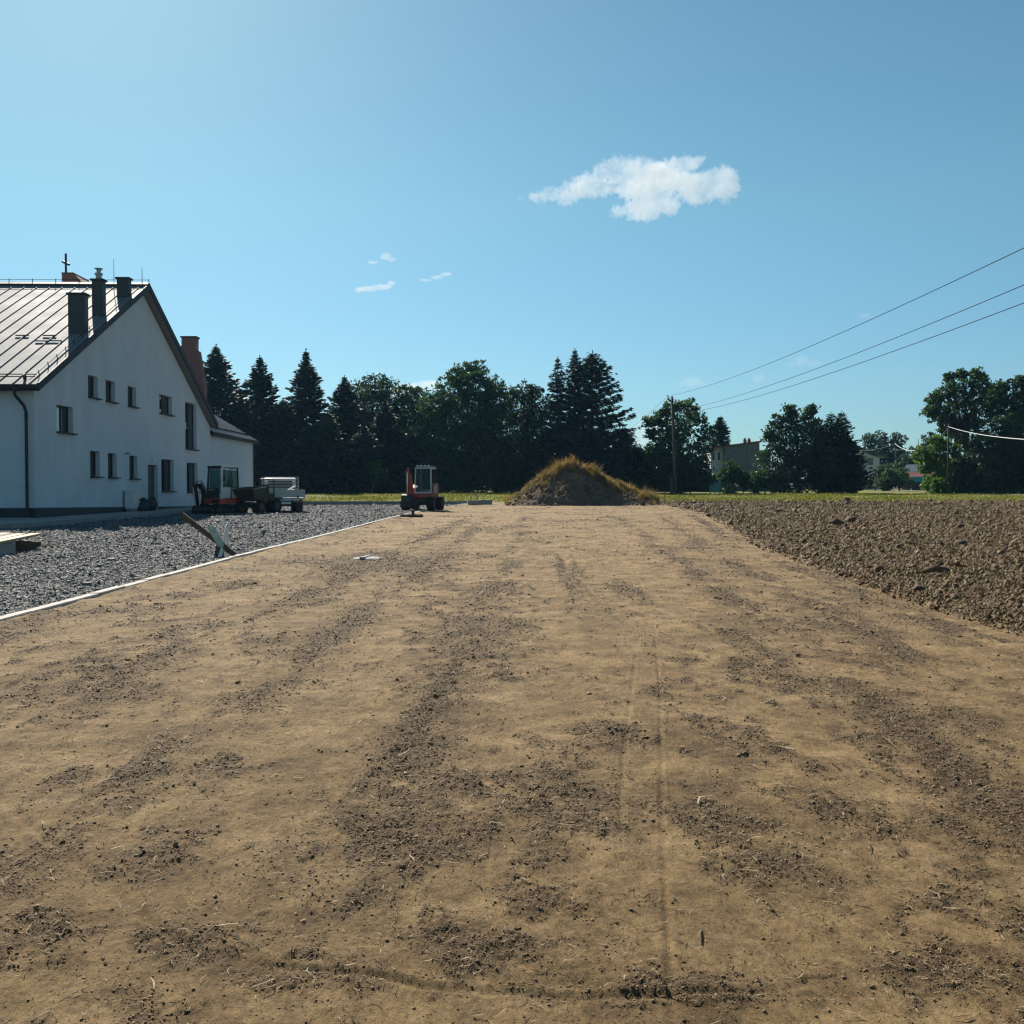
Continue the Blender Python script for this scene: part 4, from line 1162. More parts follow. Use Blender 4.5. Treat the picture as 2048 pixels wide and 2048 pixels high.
    mb.add([(x0 + .05, yf + .036, z0 + .08), (x1 - .05, yf + .036, z0 + .08), (x1 - .09, yf - .054, z1 - .06), (x0 + .05, yf - .054, z1 - .06)], [(3, 2, 1, 0)])
    mb.build('windscreen', 'cabglass', cabf)
    mb = MB(); mb.box(((x0 + x1) / 2, yf + .045, z0 + .52), (x1 - x0 - .06, .03, .05)); mb.box(((x0 + x1) / 2 , yf + .04, z0 + .52), (.0101, .02, .01)); mb.build('screen_bar', 'black', cabf)
    mb = MB(); mb.box((x1 - .02, .05, (z0 + z1) / 2 + .2), (.012, 1.0, 1.05)); mb.box(((x0 + x1) / 2, y0 + .02, z0 + 1.0), (.85, .012, .95)); mb.build('window', 'cabglass', cabf)
    mb = MB(); mb.box((x0 - .015, .36, z0 + .30), (.03, .58, .56))
    if wh: mb.build('door_panel', 'steel', cabf, bevel=.008); mb = MB()
    mb.box((x0 - .012, .36, z1 - .08), (.03, .58, .07)); mb.box((x0 - .012, .07, (z0 + z1) / 2), (.03, .05, 1.4)); mb.box((x0 - .012, .63, (z0 + z1) / 2), (.03, .04, 1.4))
    if not wh: mb.box((x0 - .012, -.27, z0 + .28), (.03, .46, .54))
    dr = mb.build('door', fr, E, bevel=.008)
    mb = MB(); mb.box((x0 - .004, .35, z0 + 1.03), (.012, .5, .82)); mb.box((x0 - .004, -.26, z0 + 1.03), (.012, .44, .86)); mb.build('pane', 'cabglass', dr)
    mb = MB(); mb.box((x0 - .05, .12, z0 + .66), (.03, .05, .16)); mb.build('handle', 'black', dr)
    mb = MB(); mb.box((-.2, .04, z1 + .035), (1.0, 1.22, .09)); mb.box((-.2, .04, z1 + .09), (.8, .95, .05))
    mb.build('cab_roof', 'white' if not wh else 'dconcrete', cabf, bevel=.03)
    if wh:
        mb = MB()
        for x in (-.55, -.32, -.08, .15): mb.box((x, .62, z1 + .11), (.12, .06, .08))
        mb.build('work_lamp', 'chrome', cabf)
    else:
        mb = MB(); mb.box((-.2, .66, z1 + .03), (.95, .10, .10)); mb.build('visor', 'black', cabf)
    mb = MB(); mb.box((-.2, -.2, z0 + .3), (.5, .45, .14)); mb.box((-.2, -.42, z0 + .66), (.46, .12, .66), Matrix.Rotation(.12, 3, 'X')); mb.box((-.2, -.44, z0 + 1.1), (.26, .1, .2)); mb.build('seat', 'black', cabf, bevel=.03)
    mb = MB(); mb.tube([(-.45, .3, z0), (-.45, .32, z0 + .5)], .015, 6); mb.tube([(.05, .3, z0), (.05, .32, z0 + .5)], .015, 6); mb.box((-.2, .5, z0 + .42), (.3, .08, .12)); mb.build('lever', 'black', cabf)
    mb = MB(); mb.tube([(x0 + .02, y1 + .02, z0 + .2), (x0 - .02, y1 + .06, z0 + .5), (x0 - .02, y1 + .05, z0 + 1.0), (x0 + .03, y1 - .04, z0 + 1.2)], .016, 6); mb.build('grab_rail', 'white' if wh else 'black', cabf)
    mb = MB(); mb.bar((x0 - .12, y1 + .0, z0 + .95), (x0 - .28, y1 + .03, z0 + .95), .03, .03); mb.box((x0 - .30, y1 + .03, z0 + 1.05), (.13, .035, .22)); mb.build('mirror', 'black', cabf)
    # boom, stick, bucket
    bx = .56
    if wh:
        B = [(.62, b0 + .18), (.80, 1.55), (1.10, 2.05), (1.42, 2.28)]; S_ = [(1.34, 2.42), (1.30, 1.0)]; bk = (1.30, .98)
    else:
        B = [(.66, b0 + .12), (.74, 1.15), (.98, 1.52), (1.28, 1.50)]; S_ = [(1.34, 1.55), (1.12, .48)]; bk = (1.10, .46)
    wd = .24 if wh else .13
    bc = paint if wh else 'black'
    def arm(pts, w0, wm, w1):
        q = [Vector((0, a, c)) for a, c in pts]; top = []; bot = []
        nn = len(q)
        for i, p in enumerate(q):
            d = (q[min(i + 1, nn - 1)] - q[max(i - 1, 0)]).normalized(); nrm_ = Vector((0, -d.z, d.y)); t = i / (nn - 1)
            ww = w0 + (wm - w0) * min(1, 2 * t) if t < .5 else wm + (w1 - wm) * (2 * t - 1)
            top.append(p + nrm_ * ww / 2); bot.append(p - nrm_ * ww / 2)
        return [(p.y, p.z) for p in top] + [(p.y, p.z) for p in reversed(bot)]
    mb = MB(); mb.prism(arm(B, .20, .30, .18), 'x', bx - wd / 2, bx + wd / 2); mb.cyl((bx - .14, B[0][0], B[0][1]), (bx + .14, B[0][0], B[0][1]), .09, 12); mb.box((bx, .66, b0 + .1), (.32, .34, .34)); mb.build('boom', bc, E, bevel=.012)
    mb = MB(); mb.prism(arm(S_, .24, .20, .13), 'x', bx - wd * .42, bx + wd * .42); mb.cyl((bx - .12, B[-1][0], B[-1][1]), (bx + .12, B[-1][0], B[-1][1]), .08, 12); mb.build('stick', bc, E, bevel=.01)
    mb = MB()
    p0 = Vector((bx, 1.02 if wh else .98, b0 + .02)); p1 = Vector((bx, B[2][0] - .02, B[2][1] - .16)); md = p0.lerp(p1, .55)
    mb.cyl(p0, md, .055, 12); mb.cyl(md, p1, .028, 8)
    r_ = mb.build('cylinder', 'chrome', E); 
    mb = MB(); p0 = Vector((bx, B[1][0] + .05, B[1][1] + .22)); p1 = Vector((bx, S_[0][0] - .04, S_[0][1] + .12)); md = p0.lerp(p1, .6); mb.cyl(p0, md, .05, 12); mb.cyl(md, p1, .026, 8); mb.build('cylinder', 'chrome', E)
    mb = MB(); p0 = Vector((bx, S_[0][0] + .14, S_[0][1] - .12)); p1 = Vector((bx, bk[0] + .18, bk[1] + .05)); md = p0.lerp(p1, .55); mb.cyl(p0, md, .045, 12); mb.cyl(md, p1, .024, 8); mb.build('cylinder', 'chrome', E)
    k = 1.25 if wh else .75
    bw = .30 * (1.15 if wh else .8)
    mb = MB(); prf = [(bk[0] + .05, bk[1] + .02), (bk[0] + .20 * k, bk[1] - .05 * k), (bk[0] + .26 * k, bk[1] - .34 * k), (bk[0] + .10 * k, bk[1] - .52 * k), (bk[0] - .16 * k, bk[1] - .56 * k), (bk[0] - .26 * k, bk[1] - .45 * k), (bk[0] - .02 * k, bk[1] - .36 * k), (bk[0] - .05 * k, bk[1] - .1 * k)]
    mb.prism(prf, 'x', bx - bw, bx + bw)
    bk_o = mb.build('bucket', 'steel', E, bevel=.01)
    mb = MB()
    for j in range(4):
        xx = bx - bw + .06 + j * (2 * bw - .12) / 3; mb.bar((xx, bk[0] - .24 * k, bk[1] - .45 * k), (xx, bk[0] - .36 * k, bk[1] - .44 * k), .05, .03)
    mb.build('tooth', 'steel', bk_o)
    # hoses
    mb = MB()
    for s in (-.03, .04):
        mb.tube([(bx + s, B[0][0] - .08, B[0][1] + .2), (bx + s, B[1][0] - .22, B[1][1] + .1), (bx + s, B[2][0] - .1, B[2][1] + .24), (bx + s, B[3][0] + .06, B[3][1] + .18)], .018, 6)
    mb.build('hose', 'black', E)
    if not wh:
        mb = MB(); mb.box((-.4, .845, b0 + .15), (.5, .03, .14)); mb.build('number_panel', 'black', E)
    return E


p = at(443, 1028, 55.0)
excavator((p.x, 55.0, .02), R(180 - 31), 'tracked', 'small excavator with white and orange cab parked against the white house')
p = at(846, 1020, 63.0)
excavator((p.x, 63.0, .02), R(180 - 12), 'wheeled', 'red wheeled excavator with white framed cab standing alone before the tall trees')

# ------------------------------------------------------------------ site dumper
p = at(517, 1028, 55.6)
D = thing('site_dumper', 'dull olive dumper with raised hopper between the small excavator and flatbed truck', 'dumper', (p.x, 55.6, .02), R(180 - 22))
for x in (-.62, .62):
    for y in (-.75, .72): wheel_parts(D, x, y, .40 if y < 0 else .37, .30, 'olive')
mb = MB(); mb.box((0, 0, .52), (.55, 2.1, .2)); mb.box((0, .72, .4), (1.0, .16, .16)); mb.box((0, -.75, .42), (1.0, .16, .16)); mb.build('chassis', 'steel', D, bevel=.015)
mb = MB()
o1 = [(-.62, .15, 1.42), (.62, .15, 1.42), (.66, 1.42, 1.30), (-.66, 1.42, 1.30)]; o2 = [(-.48, .25, .72), (.48, .25, .72), (.48, 1.0, .68), (-.48, 1.0, .68)]
mb.add(o1 + o2, [(0, 1, 5, 4), (1, 2, 6, 5), (2, 3, 7, 6), (3, 0, 4, 7), (4, 5, 6, 7)])
i1 = [(a * .94, b2 * .97 + .02, c) for a, b2, c in o1]; i2 = [(a * .9, b2 * .97 + .01, c + .05) for a, b2, c in o2]
mb.add(i1 + i2, [(4, 5, 1, 0), (5, 6, 2, 1), (6, 7, 3, 2), (7, 4, 0, 3), (7, 6, 5, 4)])
mb.add(o1 + i1, [(0, 1, 5, 4), (1, 2, 6, 5), (2, 3, 7, 6), (3, 0, 4, 7)])
hp = mb.build('hopper', 'olive', D)
mb = MB(); mb.tube([o1[0], o1[1], o1[2], o1[3], o1[0]], .03, 6); mb.build('rim', 'olive', hp)
mb = MB(); mb.prism([(-1.15, .6), (-1.15, .95), (-.95, 1.08), (-.35, 1.08), (-.25, .6)], 'x', -.42, .42); mb.build('engine_cover', 'olive', D, bevel=.03)
mb = MB(); mb.box((0, -.45, 1.14), (.45, .42, .1)); mb.box((0, -.66, 1.36), (.42, .1, .4)); mb.build('seat', 'black', D, bevel=.02)
mb = MB(); mb.tube([(-.46, -.78, .9), (-.46, -.78, 1.78), (-.40, -.78, 1.85), (.40, -.78, 1.85), (.46, -.78, 1.78), (.46, -.78, .9)], .035, 8); mb.build('roll_bar', 'olive', D)
mb = MB(); mb.tube([(0, -.1, .9), (0, -.22, 1.35)], .02, 6); mb.ring((0, -.24, 1.38), 'z', .17, .016, 20, 6); mb.build('steering_wheel', 'black', D)
for x in (-.62, .62):
    mb = MB(); mb.prism([(-1.25, .7), (-1.1, .86), (-.4, .86), (-.28, .7), (-.32, .7), (-.42, .82), (-1.08, .82), (-1.2, .7)], 'x', x - .16, x + .16); mb.build('mudguard', 'olive', D)

# ------------------------------------------------------------------ flatbed truck seen from behind
p = at(570, 1027, 56.5)
T = thing('flatbed_truck', 'small white dropside truck with aluminium bed seen from behind by the annex', 'truck', (p.x, 56.5, .02), R(16))
for x in (-.82, .82): wheel_parts(T, x, .85, .36, .38, 'steel'); 
for x in (-.80, .80): wheel_parts(T, x, 4.0, .34, .24, 'steel')
mb = MB(); mb.box((-.38, 2.3, .62), (.1, 4.9, .16)); mb.box((.38, 2.3, .62), (.1, 4.9, .16)); mb.box((0, .85, .42), (1.3, .14, .14)); mb.box((0, .05, .60), (1.9, .1, .12)); mb.box((0, .5, .64), (.6, .1, .1)); mb.build('chassis', 'steel', T)
mb = MB(); mb.box((0, 1.55, .80), (2.12, 3.2, .09)); bed = mb.build('bed', 'alu', T)
mb = MB()
for k in range(3): mb.box((0, -.04, .915 + k * .135), (2.08, .035, .122))
for x in (-1.03, 1.03): mb.box((x, -.045, 1.05), (.05, .055, .44))
for k in range(2): mb.box((0, -.05, .983 + k * .135), (2.06, .02, .014))
mb.box((0, -.05, 1.262), (2.1, .05, .025)); tg = mb.build('tailgate', 'alu', T)
mb = MB()
for x in (-.7, .7): mb.box((x, -.075, .88), (.09, .04, .12))
mb.build('hinge', 'steel', tg)
for s in (-1, 1):
    mb = MB()
    for k in range(3): mb.box((s * 1.06, 1.55, .915 + k * .135), (.035, 3.1, .122))
    for y in (.0, 1.55, 3.1): mb.box((s * 1.06, y, 1.06), (.06, .06, .46))
    mb.build('side_board', 'alu', T)
mb = MB()
for x in (-1.02, 1.02): mb.box((x, 3.17, 1.42), (.07, .07, 1.20))
for z in (1.99, 1.84, 1.66, 1.48): mb.box((0, 3.17, z), (2.0, .05, .05))
mb.box((0, 3.19, 1.10), (2.0, .04, .50)); mb.build('headboard', 'alu', T)
mb = MB(); mb.box((0, -.10, .70), (1.5, .08, .10)); mb.build('bumper', 'alu', T)
mb = MB(); mb.box((.05, -.15, .545), (.52, .02, .115)); mb.build('number_plate', 'whiteplastic', T)
for s in (-1, 1):
    mb = MB(); mb.box((s * .82, -.1, .63), (.30, .06, .11)); mb.build('tail_light', 'lamp', T)
    mb = MB(); mb.box((s * .82, .38, .36), (.36, .02, .5)); mb.build('mudflap', 'black', T)
mb = MB(); mb.prism([(3.28, .55), (3.28, 1.90), (3.45, 1.97), (4.05, 1.95), (4.75, 1.30), (5.15, 1.16), (5.2, .5)], 'x', -.88, .88); cb = mb.build('cab', 'white', T, bevel=.04)
mb = MB(); mb.box((0, 3.27, 1.58), (1.35, .02, .42)); mb.build('rear_window', 'glass', cb)
for s in (-1, 1):
    mb = MB(); mb.prism([(3.5, 1.35), (3.5, 1.82), (4.0, 1.82), (4.5, 1.35)], 'x', s * .88, s * .895); mb.build('side_window', 'glass', cb)
    mb = MB(); mb.box((s * 1.0, 4.4, 1.45), (.2, .06, .26)); mb.build('mirror', 'black', cb)
# what lies in the bed
mw = T.matrix_basis if False else Matrix.Translation(T.location) @ Matrix.Rotation(R(16), 4, 'Z')
q = mw @ Vector((-.25, 1.0, .85))
pc = thing('compactor', 'dark plate compactor with pale slanted handle in the truck bed', 'compactor', q, R(16))
mb = MB(); mb.box((0, 0, .06), (.9, .6, .08)); mb.build('plate', 'steel', pc, bevel=.02)
mb = MB(); mb.cyl((-.25, -.2, .25), (-.25, .2, .25), .17, 16); mb.box((.12, 0, .26), (.4, .36, .3)); mb.build('engine', 'black', pc, bevel=.02)
mb = MB(); mb.tube([(.15, -.2, .2), (.9, -.2, .62)], .03, 8); mb.tube([(.15, .2, .2), (.9, .2, .62)], .03, 8); mb.tube([(.9, -.25, .62), (.9, .25, .62)], .03, 8); mb.build('handle', 'white', pc)
q = mw @ Vector((.55, 1.3, .85))
mb = MB(); mb.blob((0, 0, .2), (.34, .5, .28), 3, .12); mb.blob((-.1, .2, .38), (.22, .2, .2), 4, .15); o = tag(mb.build('tool_bag', 'sack'), 'dark lumpy bag lying in the truck bed beside the compactor', 'bag'); o.location = q

# ------------------------------------------------------------------ utility poles and wires
def pole(px_t, py_t, px_b, Y, label, mat='pole', fork=False, r=.15):
    t = at(px_t, py_t, Y); z0 = float(rise(Y)) - .3; b = at(px_b, 985, Y)
    o = thing('utility_pole', label, 'utility pole', (b.x, Y, z0), 0, 'wooden utility poles')
    tl = Vector((t.x - b.x, 0, t.z - z0))
    mb = MB(); mb.tube([(0, 0, 0), tl * .5, tl], [r, r * .85, r * .7], 10); mb.build('post', mat, o, smooth=True)
    if fork:
        mb = MB(); mb.box((tl.x, 0, .9), (.34, .3, 2.4)); mb.build('footing', 'pole', o)
        mb = MB(); mb.bar((tl.x + .05, 0, tl.z - .55), (tl.x - .42, 0, tl.z - .55), .07, .07); mb.bar((tl.x - .40, 0, tl.z - .6), (tl.x - .40, 0, tl.z - .05), .05, .05); mb.build('bracket', 'trim', o)
        mb = MB(); mb.box((tl.x + .55, 0, tl.z - 3.1), (1.9, .09, .09)); mb.build('cross_arm', 'trim', o)
        mb = MB()
        for x, z in ((tl.x - .40, tl.z - .05), (tl.x, tl.z), (tl.x + .3, tl.z - 3.05), (tl.x + 1.3, tl.z - 3.05)): mb.cyl((x, 0, z), (x, 0, z + .2), .05, 8, .035)
        mb.build('insulator', 'whiteplastic', o)
    else:
        mb = MB(); mb.box((tl.x, 0, tl.z - .25), (.5, .07, .07)); mb.build('bracket', 'trim', o)
        mb = MB(); mb.cyl((tl.x, 0, tl.z), (tl.x, 0, tl.z + .16), .045, 8, .03); mb.build('insulator', 'whiteplastic', o)
    return Vector((t.x, Y, t.z))


pA = pole(1344, 793, 1352, 118, 'tall dark pole in front of the big round tree right of the mound', 'pole', True, .17)
pB = pole(1790, 886, 1799.5, 165, 'short leaning pole by the gravel track beside the red shed', 'pole', r=.14)
pC = pole(1897, 850, 1896, 124, 'straight pole before the bright leafy tree at the right', 'pole', r=.13)


def wire(name, a, b, sag, r, mat, label, grp=None, n=40):
    a, b = Vector(a), Vector(b); pts = []
    for k in range(n + 1):
        t = k / n; p = a.lerp(b, t); p.z -= sag * 4 * t * (1 - t); pts.append(p)
    mb = MB(); mb.tube(pts, r, 5); o = tag(mb.build(name, mat), label, 'wire', grp)
    return o


# wires run to the next pole towards the viewer, off to the right; that pole is outside the picture
NY = 26.
def nxt(py, px=2048): return at(px + 260, py, NY)
def wire_through(a, p1, sag, **k):
    """from a through image point p1 (px,py,Y), then on by a quarter more"""
    b = at(*p1); b = a + (b - a) * 1.22; return a, b
G = 'overhead wires'
for (a, p1, lab, sg) in ((pA + Vector((0, 0, .15)), (2048, 462, 32), 'highest wire, from the top of the tall dark pole to the upper right', .9),
                         (at(1350, 822, 118), (2048, 538, 34), 'middle wire, rising from behind the round tree to the right', .9),
                         (at(1352, 828, 118.4), (2048, 573, 33), 'lowest of the wires rising from behind the round tree to the right', .9)):
    a, b = wire_through(a, p1, sg); wire('overhead_wire', a, b, sg, .015, 'wire', lab, G, 60)
wire('overhead_wire', pA + Vector((-.4, 0, .1)), at(1180, 905, 190), .8, .014, 'wire', 'faint wire dropping left from the tall dark pole', G)
e = at(2120, 882, 60); wire('telecom_cable', pC + Vector((0, 0, -.2)), e, .35, .032, 'cable', 'thick pale cable sagging right from the straight pole', 'telecom cables')
wire('telecom_cable', pB + Vector((0, 0, -.1)), at(1716, 901, 172), .35, .035, 'cable', 'pale cable from the leaning pole to the white far house', 'telecom cables')
wire('telecom_cable', pB + Vector((0, 0, -.1)), pC + Vector((0, 0, -.3)), 1.9, .035, 'cable', 'pale cable sagging between the leaning pole and the straight pole', 'telecom cables')

# ------------------------------------------------------------------ far houses
def P2(px, py, Y, o): q = at(px, py, Y); return (q.x - o.x, q.z - o.z)
Yh = 158; z0 = float(rise(Yh)); q = at(1490, 985, Yh)
h = thing('grey_house', 'grey cement rendered house with slanted flat roof behind the bushes', 'house', (q.x, Yh, z0)); O = h.location
def hb(px, py): return P2(px, py, Yh, O)
mb = MB(); mb.prism([hb(1449, 990), hb(1449, 893), hb(1519, 885), hb(1519, 990)], 'y', 0, 9); mb.build('wall', 'greyrender', h)
mb = MB(); mb.prism([hb(1424, 990), hb(1424, 897), hb(1448.6, 893), hb(1448.6, 990)], 'y', .8, 8); mb.build('wall', 'creamrender', h)
mb = MB(); mb.prism([hb(1420, 897.5), hb(1420, 894.5), hb(1521, 881.5), hb(1521, 885)], 'y', -.35, 9.3); rf = mb.build('roof', 'rust', h)
mb = MB(); mb.prism([hb(1519.4, 990), hb(1519.4, 900), hb(1545, 900), hb(1545, 990)], 'y', 1, 8); mb.build('wall', 'greyrender', h)
for px in (1499, 1507.5):
    mb = MB(); a = hb(px - 3, 885); b2 = hb(px + 3, 877); mb.box(((a[0] + b2[0]) / 2, 3, (a[1] + b2[1]) / 2 - .1), (b2[0] - a[0], .5, b2[1] - a[1] + .2)); c = mb.build('chimney', 'brick', rf)
    mb = MB(); mb.cyl(((a[0] + b2[0]) / 2, 3, b2[1]), ((a[0] + b2[0]) / 2, 3, b2[1] + .22), .12, 8); mb.build('flue', 'trim', c)
for (x0, x1) in ((1427, 1431), (1438, 1442)):
    mb = MB(); a, b2 = hb(x0, 920), hb(x1, 905); mb.box(((a[0] + b2[0]) / 2, .78, (a[1] + b2[1]) / 2), (b2[0] - a[0], .06, b2[1] - a[1])); f = mb.build('window', 'frame', h)
    mb = MB(); mb.box(((a[0] + b2[0]) / 2, .76, (a[1] + b2[1]) / 2), (b2[0] - a[0] - .1, .06, b2[1] - a[1] - .1)); mb.build('pane', 'glass', f)
Yh = 190; z0 = float(rise(Yh)); q = at(1740, 980, Yh)
h = thing('white_house', 'small white rendered house with dark gable roof half hidden by the dark thujas', 'house', (q.x, Yh, z0)); O = h.location
def hb(px, py): return P2(px, py, Yh, O)
mb = MB(); mb.prism([hb(1700, 985), hb(1700, 893), hb(1716, 899), hb(1759, 916), hb(1759, 985)], 'y', 0, 10); mb.build('wall', 'creamrender', h)
mb = MB(); mb.prism([hb(1700, 893), hb(1700, 887), hb(1722, 896), hb(1768, 912), hb(1768, 916)], 'y', -1.0, 10.8); rf = mb.build('roof', 'tile', h)
mb = MB(); a = hb(1719, 892); mb.box((a[0], 3, a[1] + .2), (.8, .8, 1.3)); mb.build('chimney', 'brick', rf)
a, b2 = hb(1735, 930), hb(1746, 916)
mb = MB(); mb.box(((a[0] + b2[0]) / 2, -.02, (a[1] + b2[1]) / 2), (b2[0] - a[0] + .2, .05, b2[1] - a[1] + .2)); f = mb.build('window', 'white', h)
mb = MB(); mb.box(((a[0] + b2[0]) / 2, -.05, (a[1] + b2[1]) / 2), (b2[0] - a[0], .04, b2[1] - a[1])); mb.build('pane', 'glass', f)
Yh = 172; z0 = float(rise(Yh)); q = at(1822, 980, Yh)
h = thing('shed', 'low shed with zinc and red sheet roof and teal awning by the leaning pole', 'shed', (q.x, Yh, z0)); O = h.location
def hb(px, py): return P2(px, py, Yh, O)
mb = MB(); mb.prism([hb(1812, 990), hb(1812, 953), hb(1875, 950), hb(1875, 990)], 'y', 1.5, 7); mb.build('wall', 'wood_dark', h)
def slope(pts_low, pts_high, y0, y1, name, mat, th=.08):
    a, b2 = hb(*pts_low[0]), hb(*pts_low[1]); c, d = hb(*pts_high[1]), hb(*pts_high[0])
    mb = MB(); V = [(a[0], y0, a[1]), (b2[0], y0, b2[1]), (c[0], y1, c[1]), (d[0], y1, d[1])]; mb.add(V + [(x, y, z - th) for x, y, z in V], [(0, 1, 2, 3), (7, 6, 5, 4), (0, 4, 5, 1), (1, 5, 6, 2), (2, 6, 7, 3), (3, 7, 4, 0)]); return mb.build(name, mat, h)
slope(((1801, 955), (1880, 951)), ((1815, 943.5), (1880, 942)), 0, 2.4, 'roof', 'rust')
slope(((1815, 943), (1880, 941)), ((1836, 928), (1880, 927)), 2.5, 4.8, 'roof', 'zinc')
slope(((1817, 963), (1845, 963)), ((1820, 953.5), (1848, 953)), -.9, -.1, 'awning', 'teal', .05)
mb = MB(); a = hb(1818.5, 963); mb.box((a[0], -.85, a[1] / 2), (.16, .12, a[1])); mb.build('post', 'creamrender', h)
Yh = 140; z0 = float(rise(Yh)); q = at(1392, 985, Yh)
mb = MB(); mb.box((0, 0, 1.0), (1.25, .06, 1.7)); mb.box((-.64, 0, .95), (.1, .1, 2.0)); mb.box((.64, 0, .95), (.1, .1, 2.0)); mb.box((0, -.04, 1.55), (1.2, .03, .08)); mb.box((0, -.04, .4), (1.2, .03, .08))
o = tag(mb.build('garden_gate', 'tealdoor'), 'faded green sheet metal gate under the round tree behind the pole', 'gate'); o.location = (q.x, Yh - 12, float(rise(128)))
# picket fence in front of the white house
fy = 176; fa, fb = gx(1722, fy), gx(1763, fy)
f = thing('garden_fence', 'dark slatted garden fence below the small white house', 'fence', (fa, fy, float(rise(fy))))
mb = MB(); k = 0
while k * .22 < fb - fa: mb.box((k * .22, 0, .7), (.09, .03, 1.3)); k += 1
mb.build('pickets', 'wood_dark', f)
mb = MB(); mb.box(((fb - fa) / 2, .04, .4), (fb - fa, .04, .09)); mb.box(((fb - fa) / 2, .04, 1.1), (fb - fa, .04, .09)); mb.build('rail', 'wood_dark', f)
for k in range(3):
    mb = MB(); mb.box(((fb - fa) * k / 2, .08, .75), (.14, .14, 1.7)); mb.build('post', 'wood_dark', f)
#@@PART4@@
# ------------------------------------------------------------------ trees
def leaf_quads(P, size, flat=0.):
    n = len(P)
    a = rng.normal(size=(n, 3)); a /= np.linalg.norm(a, axis=1, keepdims=True)
    b2 = rng.normal(size=(n, 3)); b2 -= a * np.sum(a * b2, 1, keepdims=True); b2 /= np.linalg.norm(b2, axis=1, keepdims=True)
    s = np.asarray(size).reshape(-1, 1) * rng.uniform(.6, 1.35, (n, 1))
    V = np.stack([P - a * s * .6, P + b2 * s * .30 + a * s * .05, P + a * s * .6, P - b2 * s * .30 + a * s * .05], 1).reshape(-1, 3)
    F = np.arange(n * 4).reshape(-1, 4)
    return V, F


def crown_points(blobs, dens, rs):
    out_ = []
    for (c, r) in blobs:
        r = r * 1.06
        ns = int(10 + 7.5 * r * r)
        d = rs.normal(size=(ns, 3)); d /= np.linalg.norm(d, axis=1, keepdims=True)
        cen = np.array(c) + d * (r * (.35 + .68 * rs.random(ns) ** .5))[:, None] * np.array([1, 1, .95])
        for q in cen:
            sr = max(.28, r * .13) * rs.uniform(.5, 1.6); k = int(dens * (16 + 40 * sr * sr))
            out_.append(q + rs.normal(size=(k, 3)) * sr * .6 * np.array([1.2, 1.2, .75]))
        k = int(dens * (40 + 62 * r ** 2)); d = rs.normal(size=(k, 3)); d /= np.linalg.norm(d, axis=1, keepdims=True)
        out_.append(np.array(c) + d * (r * rs.random(k) ** .42 * (.78 + .22 * rs.random(k)))[:, None])
    return np.concatenate(out_)


def tree(label, Y, circles, trunk_px, mat, leaf=.36, dens=1., seed=1, bark='bark', group=None, cat='tree', name='leafy_tree', trunk_r=.24, flat=.85):
    rs = np.random.default_rng(seed)
    bx = gx(trunk_px, Y); z0 = float(rise(Y)) - .1
    o = thing(name, label, cat, (bx, Y, z0), 0, group)
    blobs = []
    for (px, py, r) in circles:
        q = at(px, py, Y); rr = r * Y / 2048
        blobs.append(((q.x - bx, rs.uniform(-.9, .9) * rr * flat + rs.uniform(-.5, .5), q.z - z0), rr))
    P = crown_points(blobs, dens, rs); P = P[P[:, 2] > .05]
    V, F = leaf_quads(P, leaf)
    np_mesh('crown', V, F, M[mat], o)
    zc = sum(b[0][2] for b in blobs) / len(blobs); zt = max(b[0][2] for b in blobs)
    mb = MB(); xm = sum(b[0][0] for b in blobs) / len(blobs)
    spine = [(0, 0, -.2), (xm * .1, .05, zc * .35), (xm * .4, -.05, zc * .75), (xm * .8, .05, zt)]
    mb.tube(spine, [trunk_r * 1.25, trunk_r, trunk_r * .75, trunk_r * .2], 9)
    for (c, r) in blobs:
        s0 = Vector(spine[1]).lerp(Vector(spine[2]), rs.uniform(0, 1)) if c[2] > zc * .6 else Vector(spine[0]).lerp(Vector(spine[1]), .8)
        e = Vector(c); m1 = s0.lerp(e, .5) + Vector((rs.uniform(-.3, .3), rs.uniform(-.3, .3), .25 * r))
        mb.tube([s0, m1, e], [trunk_r * .38, trunk_r * .25, .03], 6)
        for k in range(int(3 + r)):
            d = Vector(rs.normal(size=3)).normalized() * r * rs.uniform(.6, 1.)
            mb.tube([e.lerp(m1, .3 * rs.random()), e + d * .55 + Vector((0, 0, .1 * r)), e + d], [.045, .03, .012], 4)
    mb.build('trunk', bark, o)
    return o


